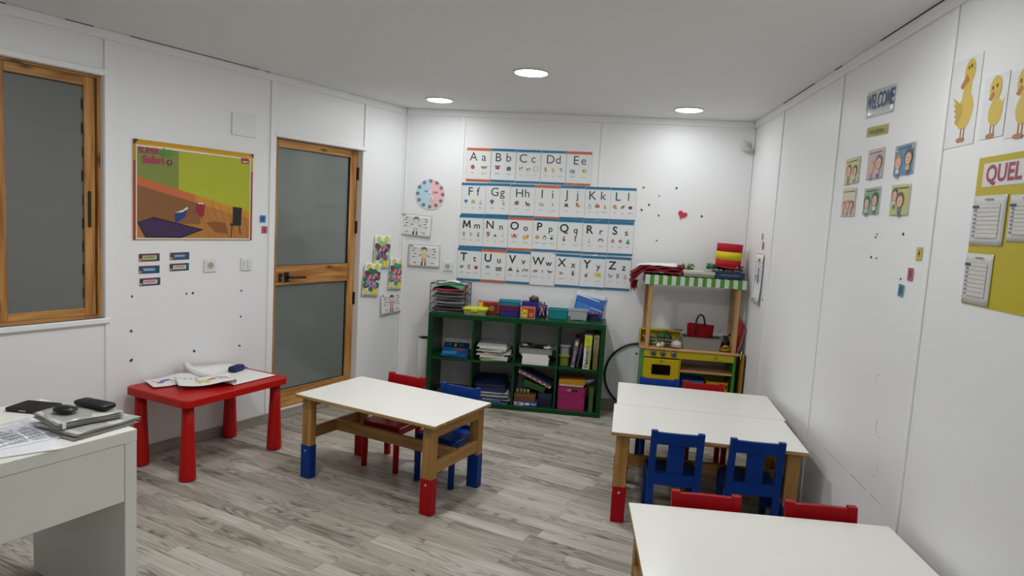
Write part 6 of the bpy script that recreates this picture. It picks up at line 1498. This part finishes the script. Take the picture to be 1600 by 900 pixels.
q = MB(); q.add([(-.122, -.084, .0426), (.02, -.084, .0426), (.06, .084, .0426), (-.122, .084, .0426)], [[0, 1, 2, 3]], ink('#d4d8b8')); q.add([(-.07, -.05, .0428), (.0, -.05, .0428), (.01, .05, .0428), (-.06, .05, .0428)], [[0, 1, 2, 3]], ink('#dcdccc')); q.add([(.02, -.084, .0427), (.122, -.084, .0427), (.122, .084, .0427), (.06, .084, .0427)], [[0, 1, 2, 3]], ink('#a8a69c')); q.build('lid_print', bt, recalc=False)
gbox('blue_box', 'dark blue flat box on the right end of the awning under the hat', 'box', (1.065, 5.600, za), .225, .20, .052, 0, '#1f3350', '#26405e', None, None, [('#7a94b0', rct(.12, .50, .82, .60)), ('#16263c', rct(.0, .0, 1, .08))], .9)
hat = thing('striped_hat', 'tall red and yellow striped felt hat on top of the awning', 'hat', (1.068, 5.665, za + .078), 0, rot=(0, .03, 0))
M_HR, M_HY = mat('#b5142c', .85, .08, 40, .1), mat('#d8c41c', .85, .05, 40, .1)
q = MB(); q.lathe([(.099, .004), (.100, .070)], M_HR, 32); q.build('lower_band', hat)
q = MB(); q.lathe([(.1005, .066), (.1015, .132)], M_HY, 32); q.build('yellow_band', hat)
q = MB(); q.lathe([(.1005, .129), (.1010, .194), (.095, .197), (.001, .196)], M_HR, 32); q.build('upper_band', hat)
q = MB(); vs = []; n = 32
for r_, dz in ((.097, .006), (.125, .0), (.126, .006), (.097, .012)):
    for k in range(n):
        a = 2 * PI * k / n; vs.append((r_ * 1.0 * math.cos(a), r_ * math.sin(a), dz + (.018 * math.cos(a) ** 2 if r_ > .1 else 0)))
q.add(vs, [[i * n + k, i * n + (k + 1) % n, ((i + 1) % 4) * n + (k + 1) % n, ((i + 1) % 4) * n + k] for i in range(4) for k in range(n)], M_HR, True); q.build('brim', hat)

# --- boards between toy kitchen and right wall
rb = thing('red_folder', 'red folder leaning between toy kitchen post and right wall', 'folder', (1.19, 5.60, .6195), 0)
M_RF = mat('#b8303c', .45, .05)
fq = [Vector(v) for v in ((-.022, -.120, .0), (.030, -.105, .205), (.004, .110, .290), (-.030, .105, .0))]
fn_ = (fq[1] - fq[0]).cross(fq[3] - fq[0]).normalized() * .004
q = MB(); q.add(fq + [v + fn_ for v in fq], [[0, 1, 2, 3], [7, 6, 5, 4], [0, 4, 5, 1], [1, 5, 6, 2], [2, 6, 7, 3], [3, 7, 4, 0]], M_RF); q.build('cover', rb)
q = MB(); q.add([v * .96 - fn_ * .2 + Vector((0, 0, .004)) for v in fq] + [v * .96 - fn_ * .7 + Vector((0, 0, .004)) for v in fq], [[0, 1, 2, 3], [7, 6, 5, 4], [0, 4, 5, 1], [1, 5, 6, 2], [2, 6, 7, 3], [3, 7, 4, 0]], PAPER); q.build('papers', rb)
yl = thing('leaning_board', 'tall yellow board with dark edge standing against the right wall', 'board', (1.210, 5.53, 0), 0)
q = MB(); q.box((0, 0, .31), (.012, .20, .62), mat('#a8801c', .45, .12, 6), .002); q.build('board', yl)
q = MB(); q.box((.0085, 0, .31), (.004, .204, .624), mat('#2c2c2a', .5, 0), .001); q.build('backing', yl)
q = MB(); q.sheet(.05, .08, lambda u, v: (-.008 - .012 * math.sin(3 * u + 1), -.08 + u * .06, .58 + v * .06), PAPER, 5, 4, .001); q.build('torn_paper', yl)
